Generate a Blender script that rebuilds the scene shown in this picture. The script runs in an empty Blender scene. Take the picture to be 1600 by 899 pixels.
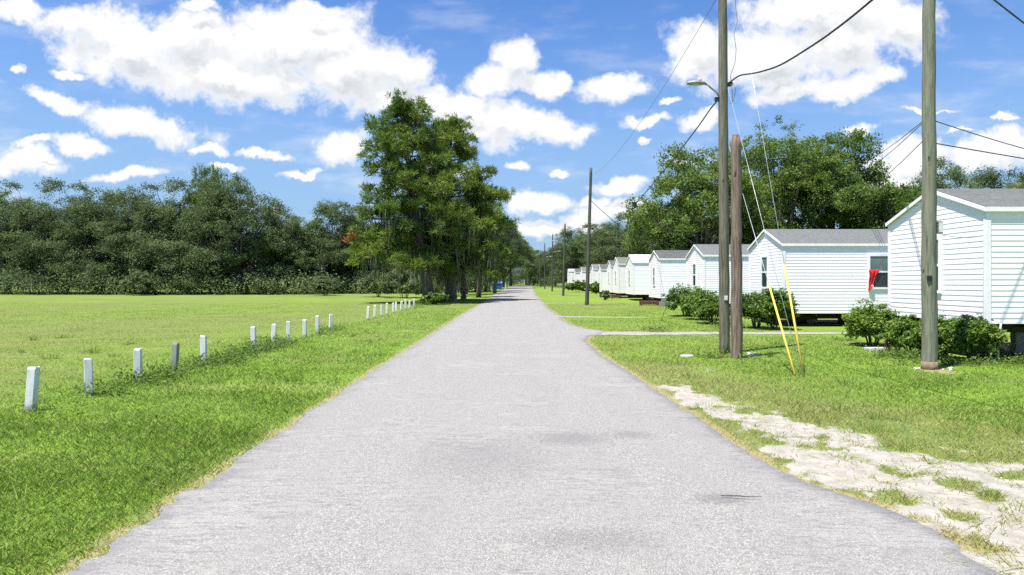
import bpy, math, random
import numpy as np
from mathutils import Vector, Matrix, Quaternion, noise as mnoise

SC = bpy.context.scene
COL = SC.collection
R = math.radians
F = 1067.0            # focal length in photograph pixels, used to read distances off the photograph
CAMH = 1.9

def gz(y):            # the land rises a little far up the road
    return float(np.interp(y, [-100, 55, 120, 220, 340, 3000], [0, 0, .26, .68, 1.2, 1.2]))
def gzv(y):
    return np.interp(y, [-100, 55, 120, 220, 340, 3000], [0, 0, .26, .68, 1.2, 1.2])

# ------------------------------------------------------------------ object helpers
def link(o, parent=None):
    COL.objects.link(o)
    if parent is not None:
        o.parent = parent
    return o

def props(o, label=None, cat=None, group=None, kind=None):
    if label: o['label'] = label
    if cat: o['category'] = cat
    if group: o['group'] = group
    if kind: o['kind'] = kind
    return o

def thing(name, label, cat, loc=(0, 0, 0), rotz=0, group=None):
    o = bpy.data.objects.new(name, None)
    o.empty_display_size = .3
    link(o)
    o.location = loc
    o.rotation_euler = (0, 0, rotz)
    return props(o, label, cat, group)

def dup_tree(root, loc, rotz=0, scale=1, label=None, group=None, cat=None):
    r = root.copy(); COL.objects.link(r)
    r.location = loc; r.rotation_euler = (0, 0, rotz)
    r.scale = (scale, scale, scale) if not hasattr(scale, '__len__') else scale
    if label: r['label'] = label
    if group: r['group'] = group
    if cat: r['category'] = cat
    for ch in list(root.children):
        c = ch.copy(); COL.objects.link(c); c.parent = r
        for g in ch.children:
            d = g.copy(); COL.objects.link(d); d.parent = c
    return r

class MB:
    """collects plain shapes for one mesh"""
    def __init__(s):
        s.v = []; s.f = []; s.smooth = []
    def add(s, verts, faces, smooth=False):
        n = len(s.v)
        s.v += [tuple(p) for p in verts]
        s.f += [tuple(i + n for i in f) for f in faces]
        s.smooth += [smooth] * len(faces)
        return s
    def box(s, a, b, rot=0, piv=None):
        x0, y0, z0 = a; x1, y1, z1 = b
        vs = [(x0,y0,z0),(x1,y0,z0),(x1,y1,z0),(x0,y1,z0),(x0,y0,z1),(x1,y0,z1),(x1,y1,z1),(x0,y1,z1)]
        if rot:
            px, py = piv if piv else ((x0+x1)/2, (y0+y1)/2)
            c, q = math.cos(rot), math.sin(rot)
            vs = [(px+(x-px)*c-(y-py)*q, py+(x-px)*q+(y-py)*c, z) for x, y, z in vs]
        return s.add(vs, [(0,3,2,1),(4,5,6,7),(0,1,5,4),(1,2,6,5),(2,3,7,6),(3,0,4,7)])
    def prism(s, pts2, axis, a, b):
        """outline pts2 extruded along axis ('x','y','z') from a to b"""
        def P(u, v, w):
            return {'x': (w, u, v), 'y': (u, w, v), 'z': (u, v, w)}[axis]
        n = len(pts2)
        vs = [P(u, v, a) for u, v in pts2] + [P(u, v, b) for u, v in pts2]
        fs = [tuple(range(n)), tuple(range(2*n-1, n-1, -1))]
        fs += [(i, i+n, (i+1) % n+n, (i+1) % n) for i in range(n)]
        return s.add(vs, fs)
    def tube(s, pts, rad, n=8, cap=True, smooth=True):
        pts = [Vector(p) for p in pts]
        if not hasattr(rad, '__len__'): rad = [rad]*len(pts)
        rings = []
        up = Vector((0, 0, 1))
        prev = None
        for i, p in enumerate(pts):
            t = (pts[min(i+1, len(pts)-1)] - pts[max(i-1, 0)])
            if t.length < 1e-9: t = Vector((0, 0, 1))
            t.normalize()
            if prev is None:
                a = t.cross(up)
                if a.length < 1e-3: a = t.cross(Vector((1, 0, 0)))
            else:
                a = prev - t*prev.dot(t)
            a.normalize(); prev = a
            b = t.cross(a)
            rings.append([p + (a*math.cos(2*math.pi*k/n) + b*math.sin(2*math.pi*k/n))*rad[i] for k in range(n)])
        vs = [q for r in rings for q in r]
        fs = []
        for i in range(len(pts)-1):
            for k in range(n):
                fs.append((i*n+k, i*n+(k+1) % n, (i+1)*n+(k+1) % n, (i+1)*n+k))
        s.add(vs, fs, smooth)
        if cap:
            m = len(s.v) - len(vs)
            s.f.append(tuple(m+k for k in reversed(range(n)))); s.smooth.append(False)
            s.f.append(tuple(m+(len(pts)-1)*n+k for k in range(n))); s.smooth.append(False)
        return s
    def build(s, name, mat, parent=None):
        me = bpy.data.meshes.new(name)
        me.from_pydata(s.v, [], s.f)
        me.polygons.foreach_set('use_smooth', s.smooth)
        me.materials.append(mat)
        me.update()
        return link(bpy.data.objects.new(name, me), parent)

def np_mesh(name, verts, k, mat, tint=None, smooth=False):
    """verts (n*k,3): n separate k-sided faces; tint one float per vertex"""
    me = bpy.data.meshes.new(name)
    nv = len(verts); nf = nv//k
    me.vertices.add(nv)
    me.vertices.foreach_set('co', np.ascontiguousarray(verts, dtype=np.float32).ravel())
    me.loops.add(nv)
    me.loops.foreach_set('vertex_index', np.arange(nv, dtype=np.int32))
    me.polygons.add(nf)
    me.polygons.foreach_set('loop_start', np.arange(0, nv, k, dtype=np.int32))
    me.polygons.foreach_set('loop_total', np.full(nf, k, dtype=np.int32))
    me.materials.append(mat)
    me.update(calc_edges=True)
    if tint is not None:
        at = me.attributes.new('tint', 'FLOAT', 'POINT')
        at.data.foreach_set('value', np.ascontiguousarray(tint, dtype=np.float32))
    me.validate()
    return me

# ------------------------------------------------------------------ material helpers
class NT:
    def __init__(s, tree):
        s.t = tree
    def n(s, typ, **kw):
        nd = s.t.nodes.new(typ)
        ins = kw.pop('ins', {})
        for k, v in kw.items(): setattr(nd, k, v)
        for k, v in ins.items():
            if isinstance(v, bpy.types.NodeSocket): s.t.links.new(v, nd.inputs[k])
            else: nd.inputs[k].default_value = v
        return nd
    def math(s, op, a, b=0.0, clamp=False, c=None):
        nd = s.t.nodes.new('ShaderNodeMath'); nd.operation = op; nd.use_clamp = clamp
        for i, v in enumerate((a, b) if c is None else (a, b, c)):
            if isinstance(v, bpy.types.NodeSocket): s.t.links.new(v, nd.inputs[i])
            else: nd.inputs[i].default_value = v
        return nd.outputs[0]
    def vmath(s, op, a, b=None, sc=None):
        nd = s.t.nodes.new('ShaderNodeVectorMath'); nd.operation = op
        for i, v in ((0, a), (1, b)):
            if v is None: continue
            if isinstance(v, bpy.types.NodeSocket): s.t.links.new(v, nd.inputs[i])
            else: nd.inputs[i].default_value = v
        if sc is not None: nd.inputs['Scale'].default_value = sc
        return nd
    def mix(s, fac, a, b, blend='MIX'):
        nd = s.t.nodes.new('ShaderNodeMix'); nd.data_type = 'RGBA'; nd.blend_type = blend
        for k, v in ((0, fac), (6, a), (7, b)):
            if isinstance(v, bpy.types.NodeSocket): s.t.links.new(v, nd.inputs[k])
            else: nd.inputs[k].default_value = v if k == 0 else (tuple(v)+(1,) if len(v) == 3 else v)
        return nd.outputs[2]
    def ramp(s, fac, lo, hi):
        nd = s.t.nodes.new('ShaderNodeMapRange'); nd.interpolation_type = 'SMOOTHSTEP'
        s.t.links.new(fac, nd.inputs[0]); nd.inputs[1].default_value = lo; nd.inputs[2].default_value = hi
        return nd.outputs[0]
    def noise(s, vec, scale, detail=3, rough=.55):
        nd = s.t.nodes.new('ShaderNodeTexNoise')
        if vec is not None: s.t.links.new(vec, nd.inputs['Vector'])
        nd.inputs['Scale'].default_value = scale; nd.inputs['Detail'].default_value = detail
        nd.inputs['Roughness'].default_value = rough
        return nd.outputs['Fac']
    def attr(s, name):
        nd = s.t.nodes.new('ShaderNodeAttribute'); nd.attribute_name = name
        return nd.outputs['Fac']

def new_mat(name):
    m = bpy.data.materials.new(name); m.use_nodes = True
    t = m.node_tree
    bs = t.nodes['Principled BSDF']
    return m, NT(t), bs

def stretch(N, sc):
    tc = N.n('ShaderNodeTexCoord')
    return N.n('ShaderNodeMapping', ins={'Vector': tc.outputs['Object'], 'Scale': sc}).outputs[0]

def simple(name, ca, cb, scale=8, rough=.6, sc=(1, 1, 1), bump=0, bscale=None, metal=0, spec=.4, lo=.35, hi=.65):
    m, N, bs = new_mat(name)
    v = stretch(N, sc)
    f = N.ramp(N.noise(v, scale, 5, .6), lo, hi)
    N.t.links.new(N.mix(f, ca, cb), bs.inputs['Base Color'])
    bs.inputs['Roughness'].default_value = rough
    bs.inputs['Metallic'].default_value = metal
    bs.inputs['Specular IOR Level'].default_value = spec
    if bump:
        h = N.noise(v, bscale or scale*3, 4, .6)
        b = N.n('ShaderNodeBump', ins={'Height': h, 'Strength': bump, 'Distance': .02})
        N.t.links.new(b.outputs[0], bs.inputs['Normal'])
    return m

def leaf_mat(name, dark, mid, light, trans=.3, rough=.5, spec=.3, patch=.35, pscale=.25):
    m, N, bs = new_mat(name)
    tc = N.n('ShaderNodeTexCoord')
    t = N.attr('tint')
    big = N.noise(tc.outputs['Object'], pscale, 3, .6)
    oi = N.n('ShaderNodeObjectInfo').outputs['Random']
    t2 = N.math('ADD', t, N.math('MULTIPLY', N.math('SUBTRACT', big, .5), patch*2))
    t2 = N.math('ADD', t2, N.math('MULTIPLY', N.math('SUBTRACT', oi, .5), .42), clamp=True)
    c = N.mix(N.ramp(t2, 0.0, .5), dark, mid)
    c = N.mix(N.ramp(t2, .5, 1.0), c, light)
    N.t.links.new(c, bs.inputs['Base Color'])
    bs.inputs['Roughness'].default_value = rough
    bs.inputs['Specular IOR Level'].default_value = spec
    tr = N.n('ShaderNodeBsdfTranslucent')
    N.t.links.new(N.mix(.5, c, light), tr.inputs['Color'])
    ms = N.n('ShaderNodeMixShader')
    ms.inputs[0].default_value = trans
    N.t.links.new(bs.outputs[0], ms.inputs[1]); N.t.links.new(tr.outputs[0], ms.inputs[2])
    N.t.links.new(ms.outputs[0], N.t.nodes['Material Output'].inputs['Surface'])
    return m

M = {}
M['oak'] = leaf_mat('oak_leaf', (.046,.074,.026), (.105,.155,.056), (.175,.230,.092), .30, .65, .2)
M['green'] = leaf_mat('broad_leaf', (.042,.085,.016), (.098,.165,.028), (.175,.245,.050), .3, .6, .2)
M['pine'] = leaf_mat('pine_needles', (.046,.092,.014), (.108,.175,.024), (.195,.268,.042), .28, .6, .2, .4, .22)
M['pineo'] = leaf_mat('pine_needles_dark', (.038,.088,.020), (.088,.155,.026), (.165,.225,.034), .26, .6, .2, .4, .22)
M['rust'] = leaf_mat('dead_needles', (.14,.06,.02), (.25,.09,.03), (.36,.15,.05), .2)
M['shrub'] = leaf_mat('shrub_leaf', (.040,.095,.012), (.098,.180,.020), (.20,.27,.042), .26, .5, .3, .3, 1.2)
M['palm'] = leaf_mat('palm_frond', (.05,.085,.02), (.10,.145,.035), (.24,.24,.09), .2, .45, .4)
M['moss'] = leaf_mat('spanish_moss', (.085,.090,.070), (.14,.145,.115), (.21,.21,.165), .25, .9, .05)
M['bark'] = simple('bark', (.075,.058,.043), (.17,.14,.11), 5, .9, (1,1,.25), .8, 14)
M['barkdark'] = simple('oak_bark', (.05,.042,.034), (.12,.105,.088), 5, .9, (1,1,.3), .8, 14)
M['palmbark'] = simple('palm_bark', (.09,.075,.055), (.2,.165,.125), 9, .9, (1,1,1), .8, 20)

def pole_mat(name, a, b, c):
    m, N, bs = new_mat(name)
    v = stretch(N, (1, 1, .06))
    tc = N.n('ShaderNodeTexCoord').outputs['Object']
    g = N.ramp(N.noise(v, 26, 6, .72), .36, .64)
    col = N.mix(g, a, b)
    big = N.ramp(N.noise(tc, .9, 4, .6), .4, .7)
    col = N.mix(N.math('MULTIPLY', big, .6), col, c)
    spl = N.ramp(N.noise(stretch(N, (1, 1, .035)), 17, 3, .6), .63, .68)
    col = N.mix(N.math('MULTIPLY', spl, .8), col, tuple(q*.3 for q in a))
    knots = N.ramp(N.noise(stretch(N, (1, 1, .5)), 7, 2, .5), .68, .74)
    col = N.mix(knots, col, tuple(q*.35 for q in a))
    N.t.links.new(col, bs.inputs['Base Color'])
    bs.inputs['Roughness'].default_value = .85
    bs.inputs['Specular IOR Level'].default_value = .2
    b_ = N.n('ShaderNodeBump', ins={'Height': N.noise(v, 30, 5, .7), 'Strength': .7, 'Distance': .02})
    N.t.links.new(b_.outputs[0], bs.inputs['Normal'])
    return m
M['pole'] = pole_mat('treated_pole_wood', (.080,.080,.055), (.20,.195,.145), (.135,.128,.095))
M['polefar'] = pole_mat('dark_pole_wood', (.05,.053,.038), (.12,.12,.09), (.085,.08,.06))
M['polegreen'] = pole_mat('green_pole_wood', (.12,.135,.095), (.24,.25,.18), (.19,.185,.14))
M['polered'] = pole_mat('weathered_stump_wood', (.11,.075,.055), (.27,.215,.175), (.17,.12,.095))

def siding_mat():
    m, N, bs = new_mat('white_vinyl_siding')
    tc = N.n('ShaderNodeTexCoord').outputs['Object']
    f = N.ramp(N.noise(stretch(N, (.25, .25, 2.2)), 1.6, 6, .6), .45, .8)
    col = N.mix(N.math('MULTIPLY', f, .5), (.89,.855,.885), (.80,.775,.79))
    g = N.ramp(N.noise(tc, 14, 3, .6), .68, .78)
    col = N.mix(N.math('MULTIPLY', g, .25), col, (.5,.49,.46))
    N.t.links.new(col, bs.inputs['Base Color'])
    bs.inputs['Roughness'].default_value = .45
    bs.inputs['Specular IOR Level'].default_value = .35
    b_ = N.n('ShaderNodeBump', ins={'Height': N.noise(stretch(N, (.5, .5, 1.5)), 3.5, 2, .5), 'Strength': .25, 'Distance': .02})
    N.t.links.new(b_.outputs[0], bs.inputs['Normal'])
    return m
M['siding'] = siding_mat()
M['trim'] = simple('white_trim', (.88,.845,.875), (.80,.775,.795), 3, .45)
M['shingle'] = simple('grey_shingles', (.120,.126,.120), (.165,.172,.165), 9, .9, (1,1,1), .5, 60)
M['shingledark'] = simple('dark_shingles', (.072,.076,.074), (.115,.118,.115), 5, .9, (1,1,1), .5, 60)
M['whiteroof'] = simple('white_metal_roof', (.74,.75,.75), (.62,.63,.63), 2, .45, (1,.2,1))
M['steel'] = simple('chassis_steel_and_shade', (.012,.010,.009), (.035,.026,.022), 6, .7)
M['block'] = simple('concrete_block', (.17,.17,.165), (.28,.28,.27), 12, .9, bump=.4)
M['redwood'] = simple('dark_red_painted_wood', (.085,.024,.02), (.15,.05,.04), 7, .75)
def post_mat():
    m, N, bs = new_mat('weathered_white_post')
    tc = N.n('ShaderNodeTexCoord').outputs['Object']
    gr = N.ramp(N.noise(stretch(N, (1, 1, .2)), 16, 6, .7), .42, .72)
    c = N.mix(N.math('MULTIPLY', gr, .7), (.70,.70,.69), (.40,.42,.41))
    z = N.n('ShaderNodeSeparateXYZ', ins={0: tc}).outputs[2]
    k = N.math('ADD', N.math('MULTIPLY', N.ramp(z, .24, .0), .8), N.math('MULTIPLY', N.math('SUBTRACT', N.noise(tc, 13, 5, .7), .5), 1.3))
    c = N.mix(N.math('MULTIPLY', N.ramp(k, .25, .7), .7), c, (.17,.17,.11))
    N.t.links.new(c, bs.inputs['Base Color']); bs.inputs['Roughness'].default_value = .85
    return m
M['post'] = post_mat()
M['postgrey'] = simple('grey_bare_post', (.30,.32,.28), (.17,.19,.16), 6, .85, (1,1,.3), .3, 18)
M['yellow'] = simple('yellow_guard_plastic', (.74,.56,.11), (.58,.42,.07), 5, .45)
M['wirepale'] = simple('galvanised_wire', (.42,.44,.46), (.28,.30,.32), 20, .4, metal=.3)
M['cable'] = simple('black_cable', (.012,.013,.016), (.03,.032,.036), 12, .5)
M['cablegrey'] = simple('grey_cable', (.10,.11,.12), (.2,.21,.22), 12, .5)
M['lampmetal'] = simple('grey_lamp_metal', (.33,.35,.31), (.22,.24,.21), 8, .5, metal=.3)
M['lens'] = simple('lamp_lens', (.55,.58,.55), (.42,.45,.42), 10, .15)
M['redcloth'] = simple('red_cloth', (.62,.012,.02), (.42,.008,.014), 9, .85)
M['whitecloth'] = simple('white_cloth', (.75,.74,.74), (.55,.52,.53), 9, .85)
M['bluepaint'] = simple('blue_painted_steel', (.012,.075,.24), (.02,.13,.36), 4, .5)
M['blueroof'] = simple('faded_blue_lid', (.07,.24,.48), (.05,.18,.4), 4, .5)
M['black'] = simple('black_plastic', (.012,.012,.012), (.03,.03,.03), 10, .5)
M['hose'] = simple('dull_red_hose', (.20,.03,.04), (.12,.02,.03), 8, .5)
M['stone'] = simple('pale_stone', (.55,.54,.5), (.36,.35,.32), 9, .9, bump=.5)
M['clay'] = simple('scuffed_orange_wood', (.25,.17,.115), (.16,.12,.08), 12, .9)
M['twig'] = simple('dead_twig', (.05,.04,.035), (.1,.085,.07), 20, .9)
M['pvc'] = simple('white_pvc_pipe', (.62,.64,.65), (.48,.5,.51), 6, .4)
M['board'] = simple('grey_board', (.2,.19,.17), (.13,.12,.11), 8, .9)

def glass_mat(name, col):
    m, N, bs = new_mat(name)
    v = stretch(N, (1, 1, 1))
    N.t.links.new(N.mix(N.ramp(N.noise(v, 1.5, 2), .35, .65), col, tuple(c*.7 for c in col)), bs.inputs['Base Color'])
    bs.inputs['Roughness'].default_value = .06
    bs.inputs['Specular IOR Level'].default_value = .7
    return m
M['glass'] = glass_mat('dark_window_glass', (.035,.05,.055))
M['glassup'] = glass_mat('blind_window_glass', (.16,.21,.22))

# ------------------------------------------------------------------ road geometry
LY = [-40, 0, 4.4, 10.2, 40, 90, 140, 300];  LX = [-2.95, -2.95, -2.97, -3.07, -3.38, -3.45, -3.4, -3.4]
RY = [-40, 2, 4.43, 5.2, 5.73, 6.46, 7.83, 12.1, 17.6, 22, 24.0, 24.6, 26.2, 27.5, 30, 36.0, 37.5, 39, 48, 58, 60.5, 62, 95, 215, 300]
RX = [3.2, 3.2, 3.14, 3.22, 3.10, 2.68, 2.55, 2.4, 2.15, 2.16, 2.5, 3.0, 3.3, 2.75, 2.35, 2.15, 2.6, 2.2, 2.05, 2.1, 2.5, 2.15, 2.15, 4.1, 5]
def edge_l(y): return np.interp(y, LY, LX)
def edge_r(y): return np.interp(y, RY, RX)
def n2(x, y, s, o=0.0): return mnoise.noise(Vector((x*s+o, y*s-o, o*.37)))
def wob(y, o): return .05*n2(0, y, 1.3, o) + .07*n2(0, y, 3.7, o+7) + .055*n2(0, y, 10, o+3)

SANDY = [-40, 3, 5.0, 6.0, 6.8, 8.1, 9.7, 11.3, 12.4, 13.2, 16]
SANDX = [9.0, 9.0, 8.2, 7.4, 6.4, 5.3, 4.0, 3.15, 2.75, 2.3, 2.0]
def sand_amt(x, y):
    """0..1, how bare and sandy the verge is"""
    if y > 15 or x < 2.0 or x > 11: return 0.0
    xo = float(np.interp(y, SANDY, SANDX))
    s = (xo - x)/max(.5, .45*(xo-2.4)+.25)
    s = min(1.0, max(-1, s))
    nz = .5*n2(x, y, .9, 3) + .6*n2(x, y, 2.3, 9) + .6*n2(x, y, 5.5, 21)
    d = x - float(edge_r(y))
    v = s*.62 + nz*1.35 - .05 - .45*min(1, max(0, (d-.9)/2.2))*min(1, max(0, (y-5.5)/2.5))
    # a thin grassy lip along the asphalt
    if y > 5.8 and d < .3: v -= 1.2*(1-d/.3)
    return min(1.0, max(0.0, v*1.9))
def dry_amt(x, y):
    v = .30 + .75*n2(x, y, .09, 4) + .4*n2(x, y, .5, 8) + .25*n2(x, y, 1.9, 2)
    if x < -7.6:                              # the mown field beyond the posts is paler
        v += .50*min(1, (-7.6-x)/2.2)*min(1, .45 + y/60)
    if x < 0 and x > -7.6: v += -.12 + .38*mnoise.noise(Vector((x*2.4, y*.16, 3)))
    if x > 2:
        v += .08
        if y > 30: v += .12
        xo = float(np.interp(y, SANDY, SANDX)) if y < 16 else -9
        if xo > 0: v += 1.0*math.exp(-((x-xo-.2)/1.5)**2) + (.9 if x < xo else 0) + .35*max(0, 1-abs(x-xo)/3.5)
    return min(1.0, max(0.0, v))
def dirt_amt(x, y):
    """tan dead grass and soil at the asphalt edge and in a few worn spots"""
    dl = float(edge_l(y)) - x; dr = x - float(edge_r(y))
    d = dl if x < 0 else dr
    w = .26 + .10*n2(x, y, .7, 30)
    v = max(0, 1 - d/w) if d >= 0 else 1.0
    v *= .80 + .5*n2(x, y, 2.6, 5)
    for (cx, cy, r, k) in DIRT:
        q = math.hypot((x-cx), (y-cy)*.6)/r
        if q < 1.6: v = max(v, k*(1.2-q) + .7*n2(x, y, 1.7, 17))
    return min(1.0, max(0.0, v))
DIRT = [(-11.3, 17.0, .35, .45), (-10.6, 19.2, .4, .5), (-12.0, 14.8, .4, .35), (-10.0, 21.5, .5, .4), (-5.4, 26, .8, .2), (6.0, 52, 1.4, .5),
        (5.3, 92, 2.0, .7), (8.9, 14.5, .45, .8), (4.9, 17.1, .3, .5)]

def grid_axis(parts):
    out = []
    for a, b, st in parts:
        out += list(np.arange(a, b, st))
    return np.array(out + [parts[-1][1]])

def ground():
    xs = np.concatenate([[-900, -500, -300, -200, -140, -100, -80, -65, -52, -42, -34, -28, -24, -20], grid_axis([(-17, -9, .3), (-9, -2.6, .12), (-2.6, 2.0, .4), (2.0, 8.5, .11), (8.5, 18, .3)]), [20, 24, 28, 34, 42, 52, 65, 80, 100, 140, 200, 300, 500, 900]])
    ys = np.concatenate([[-120, -60, -30, -15, -6, 0], grid_axis([(2, 16, .12), (16, 30, .2), (30, 60, .5)]), np.geomspace(62, 1500, 60)])
    nx, ny = len(xs), len(ys)
    X, Y = np.meshgrid(xs, ys)
    Z = gzv(Y)
    near = (np.abs(X) < 18) & (Y < 60)
    v = np.stack([X, Y, Z], -1).reshape(-1, 3)
    sand = np.zeros(nx*ny); dry = np.zeros(nx*ny); dirt = np.zeros(nx*ny)
    for i in range(nx*ny):
        x, y = v[i, 0], v[i, 1]
        dry[i] = dry_amt(x, y)
        if -14 < x < 16 and y < 120:
            dirt[i] = dirt_amt(x, y)
            sand[i] = sand_amt(x, y)
    me = bpy.data.meshes.new('ground')
    idx = np.arange(nx*ny).reshape(ny, nx)
    q = np.stack([idx[:-1, :-1], idx[:-1, 1:], idx[1:, 1:], idx[1:, :-1]], -1).reshape(-1, 4)
    me.vertices.add(len(v)); me.vertices.foreach_set('co', v.astype(np.float32).ravel())
    me.loops.add(q.size); me.loops.foreach_set('vertex_index', q.astype(np.int32).ravel())
    me.polygons.add(len(q)); me.polygons.foreach_set('loop_start', np.arange(0, q.size, 4, dtype=np.int32))
    me.polygons.foreach_set('loop_total', np.full(len(q), 4, dtype=np.int32))
    me.update(calc_edges=True)
    for nm, a in (('sand', sand), ('dry', dry), ('dirt', dirt)):
        at = me.attributes.new(nm, 'FLOAT', 'POINT'); at.data.foreach_set('value', a.astype(np.float32))
    m, N, bs = new_mat('lawn_and_sand')
    tc = N.n('ShaderNodeTexCoord').outputs['Object']
    fine = N.noise(tc, 26, 4, .7); mid = N.noise(tc, 3.2, 5, .65); big = N.noise(tc, .35, 4, .6)
    blade = N.noise(N.n('ShaderNodeMapping', ins={'Vector': tc, 'Scale': (1, .35, 1)}).outputs[0], 9, 5, .75)
    g = N.mix(N.ramp(blade, .3, .7), (.092,.180,.014), (.178,.275,.034))
    g = N.mix(N.math('MULTIPLY', N.ramp(mid, .35, .7), .5), g, (.19,.26,.04))
    d = N.mix(N.ramp(fine, .3, .7), (.105,.155,.032), (.172,.210,.058))
    dd = N.math('ADD', N.attr('dry'), N.math('MULTIPLY', N.math('SUBTRACT', mid, .5), .9))
    dd = N.math('ADD', dd, N.math('MULTIPLY', N.math('SUBTRACT', fine, .5), .5), clamp=True)
    col = N.mix(dd, g, d)
    mow = N.noise(N.n('ShaderNodeMapping', ins={'Vector': tc, 'Scale': (.12, .5, 1)}).outputs[0], 1.1, 5, .65)
    col = N.mix(N.math('MULTIPLY', N.ramp(big, .42, .66), .45), col, (.085,.140,.026))
    col = N.mix(N.math('MULTIPLY', N.ramp(mow, .50, .68), .50), col, (.215,.215,.085))
    dirtc = N.mix(N.ramp(fine, .3, .7), (.185,.165,.075), (.30,.265,.135))
    dm = N.ramp(N.math('ADD', N.attr('dirt'), N.math('MULTIPLY', N.math('SUBTRACT', N.noise(tc, 14, 4, .7), .5), .9)), .35, .6)
    col = N.mix(dm, col, dirtc)
    sc = N.mix(N.ramp(N.noise(tc, 4.5, 6, .7), .35, .7), (.26,.243,.210), (.385,.360,.312))
    sc = N.mix(N.ramp(N.noise(tc, 60, 2, .6), .62, .72), sc, (.20,.185,.16))
    sm = N.ramp(N.math('ADD', N.attr('sand'), N.math('MULTIPLY', N.math('SUBTRACT', N.noise(tc, 9, 6, .75), .5), 1.6)), .28, .70)
    col = N.mix(sm, col, sc)
    N.t.links.new(col, bs.inputs['Base Color'])
    bs.inputs['Roughness'].default_value = .95; bs.inputs['Specular IOR Level'].default_value = .1
    h = N.math('ADD', N.math('MULTIPLY', blade, 1.0), N.math('MULTIPLY', fine, .6))
    b_ = N.n('ShaderNodeBump', ins={'Height': h, 'Strength': .6, 'Distance': .05})
    N.t.links.new(b_.outputs[0], bs.inputs['Normal'])
    me.materials.append(m)
    o = link(bpy.data.objects.new('ground', me))
    props(o, kind='structure')

def road():
    ys = np.concatenate([np.arange(-40, 2, 1.0), np.arange(2, 30, .1), np.arange(30, 70, .25), np.arange(70, 219, 1.0)])
    tt = [0, .012, .04, .12, .25, .4, .5, .6, .75, .88, .96, .988, 1]
    vs = []; edge = []
    for y in ys:
        a = float(edge_l(y)) + wob(y, 1.0)*1.6; b = float(edge_r(y)) + wob(y, 50.0)*.8
        for t in tt:
            w = min(t, 1-t)*(b-a)
            z = gz(y) + (.025 if w > .05 else (-.02 if w == 0 else .022)) + .03*(1-(2*t-1)**2)
            vs.append((a+(b-a)*t, y, z)); edge.append(max(0, 1-w/.55))
    n = len(tt)
    mb = MB()
    mb.add(vs, [(i*n+k, i*n+k+1, (i+1)*n+k+1, (i+1)*n+k) for i in range(len(ys)-1) for k in range(n-1)], True)
    m, N, bs = new_mat('worn_asphalt')
    tc = N.n('ShaderNodeTexCoord').outputs['Object']
    f1 = N.noise(tc, 95, 2, .6); f2 = N.noise(tc, 30, 4, .8); big = N.noise(tc, .45, 5, .6); med = N.noise(N.n('ShaderNodeMapping', ins={'Vector': tc, 'Scale': (1, .3, 1)}).outputs[0], 1.6, 5, .65)
    c = N.mix(N.ramp(f2, .3, .7), (.160,.154,.143), (.253,.244,.228))
    c = N.mix(N.math('MULTIPLY', N.ramp(f1, .52, .66), .75), c, (.45,.435,.415))
    c = N.mix(N.math('MULTIPLY', N.ramp(f1, .47, .32), .6), c, (.11,.108,.105))
    c = N.mix(N.math('MULTIPLY', N.ramp(big, .42, .68), .40), c, (.31,.30,.285))
    c = N.mix(N.math('MULTIPLY', N.ramp(med, .52, .75), .32), c, (.18,.173,.165))
    ed = N.math('ADD', N.attr('edge'), N.math('MULTIPLY', N.math('SUBTRACT', N.noise(tc, 2.2, 4, .7), .5), 1.4))
    c = N.mix(N.math('MULTIPLY', N.ramp(ed, .45, .95), .65), c, (.145,.145,.15))
    # short ragged cracks and scuffs across the lane
    cr = N.noise(N.n('ShaderNodeMapping', ins={'Vector': tc, 'Scale': (.55, 3.2, 1)}).outputs[0], 2.6, 7, .72)
    crl = N.math('ABSOLUTE', N.math('SUBTRACT', cr, .5))
    c = N.mix(N.math('MULTIPLY', N.math('MULTIPLY', N.ramp(crl, .022, .004), N.ramp(big, .46, .56)), .6), c, (.085,.083,.08))
    sf = N.noise(N.n('ShaderNodeMapping', ins={'Vector': tc, 'Scale': (.8, 4.5, 1)}).outputs[0], 3.1, 5, .7)
    c = N.mix(N.math('MULTIPLY', N.ramp(sf, .66, .76), .22), c, (.13,.127,.122))
    c = N.mix(N.math('MULTIPLY', N.ramp(N.noise(tc, 3.3, 4, .65), .60, .72), .30), c, (.33,.315,.27))
    # old oil stains
    for (x, y, rx, ry, k) in ((1.72, 5.85, .30, .24, .42), (.62, 8.1, .6, .45, .35), (1.35, 8.3, .35, .3, .3), (-.35, 7.2, .9, 1.2, .2), (.5, 4.9, .7, .3, .25)):
        q = N.n('ShaderNodeMapping', vector_type='TEXTURE', ins={'Vector': tc, 'Location': (x, y, 0), 'Scale': (rx, ry, 9)}).outputs[0]
        L = N.vmath('LENGTH', q).outputs['Value']
        L = N.math('ADD', L, N.math('MULTIPLY', N.math('SUBTRACT', f2, .5), 1.6))
        c = N.mix(N.math('MULTIPLY', N.ramp(L, 1.1, .2), k), c, (.075,.075,.08))
    N.t.links.new(c, bs.inputs['Base Color'])
    bs.inputs['Roughness'].default_value = .9; bs.inputs['Specular IOR Level'].default_value = .2
    b_ = N.n('ShaderNodeBump', ins={'Height': N.math('ADD', f1, f2), 'Strength': .55, 'Distance': .012})
    N.t.links.new(b_.outputs[0], bs.inputs['Normal'])
    o = mb.build('road', m)
    at = o.data.attributes.new('edge', 'FLOAT', 'POINT'); at.data.foreach_set('value', np.array(edge, dtype=np.float32))
    props(o, kind='structure')

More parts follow.
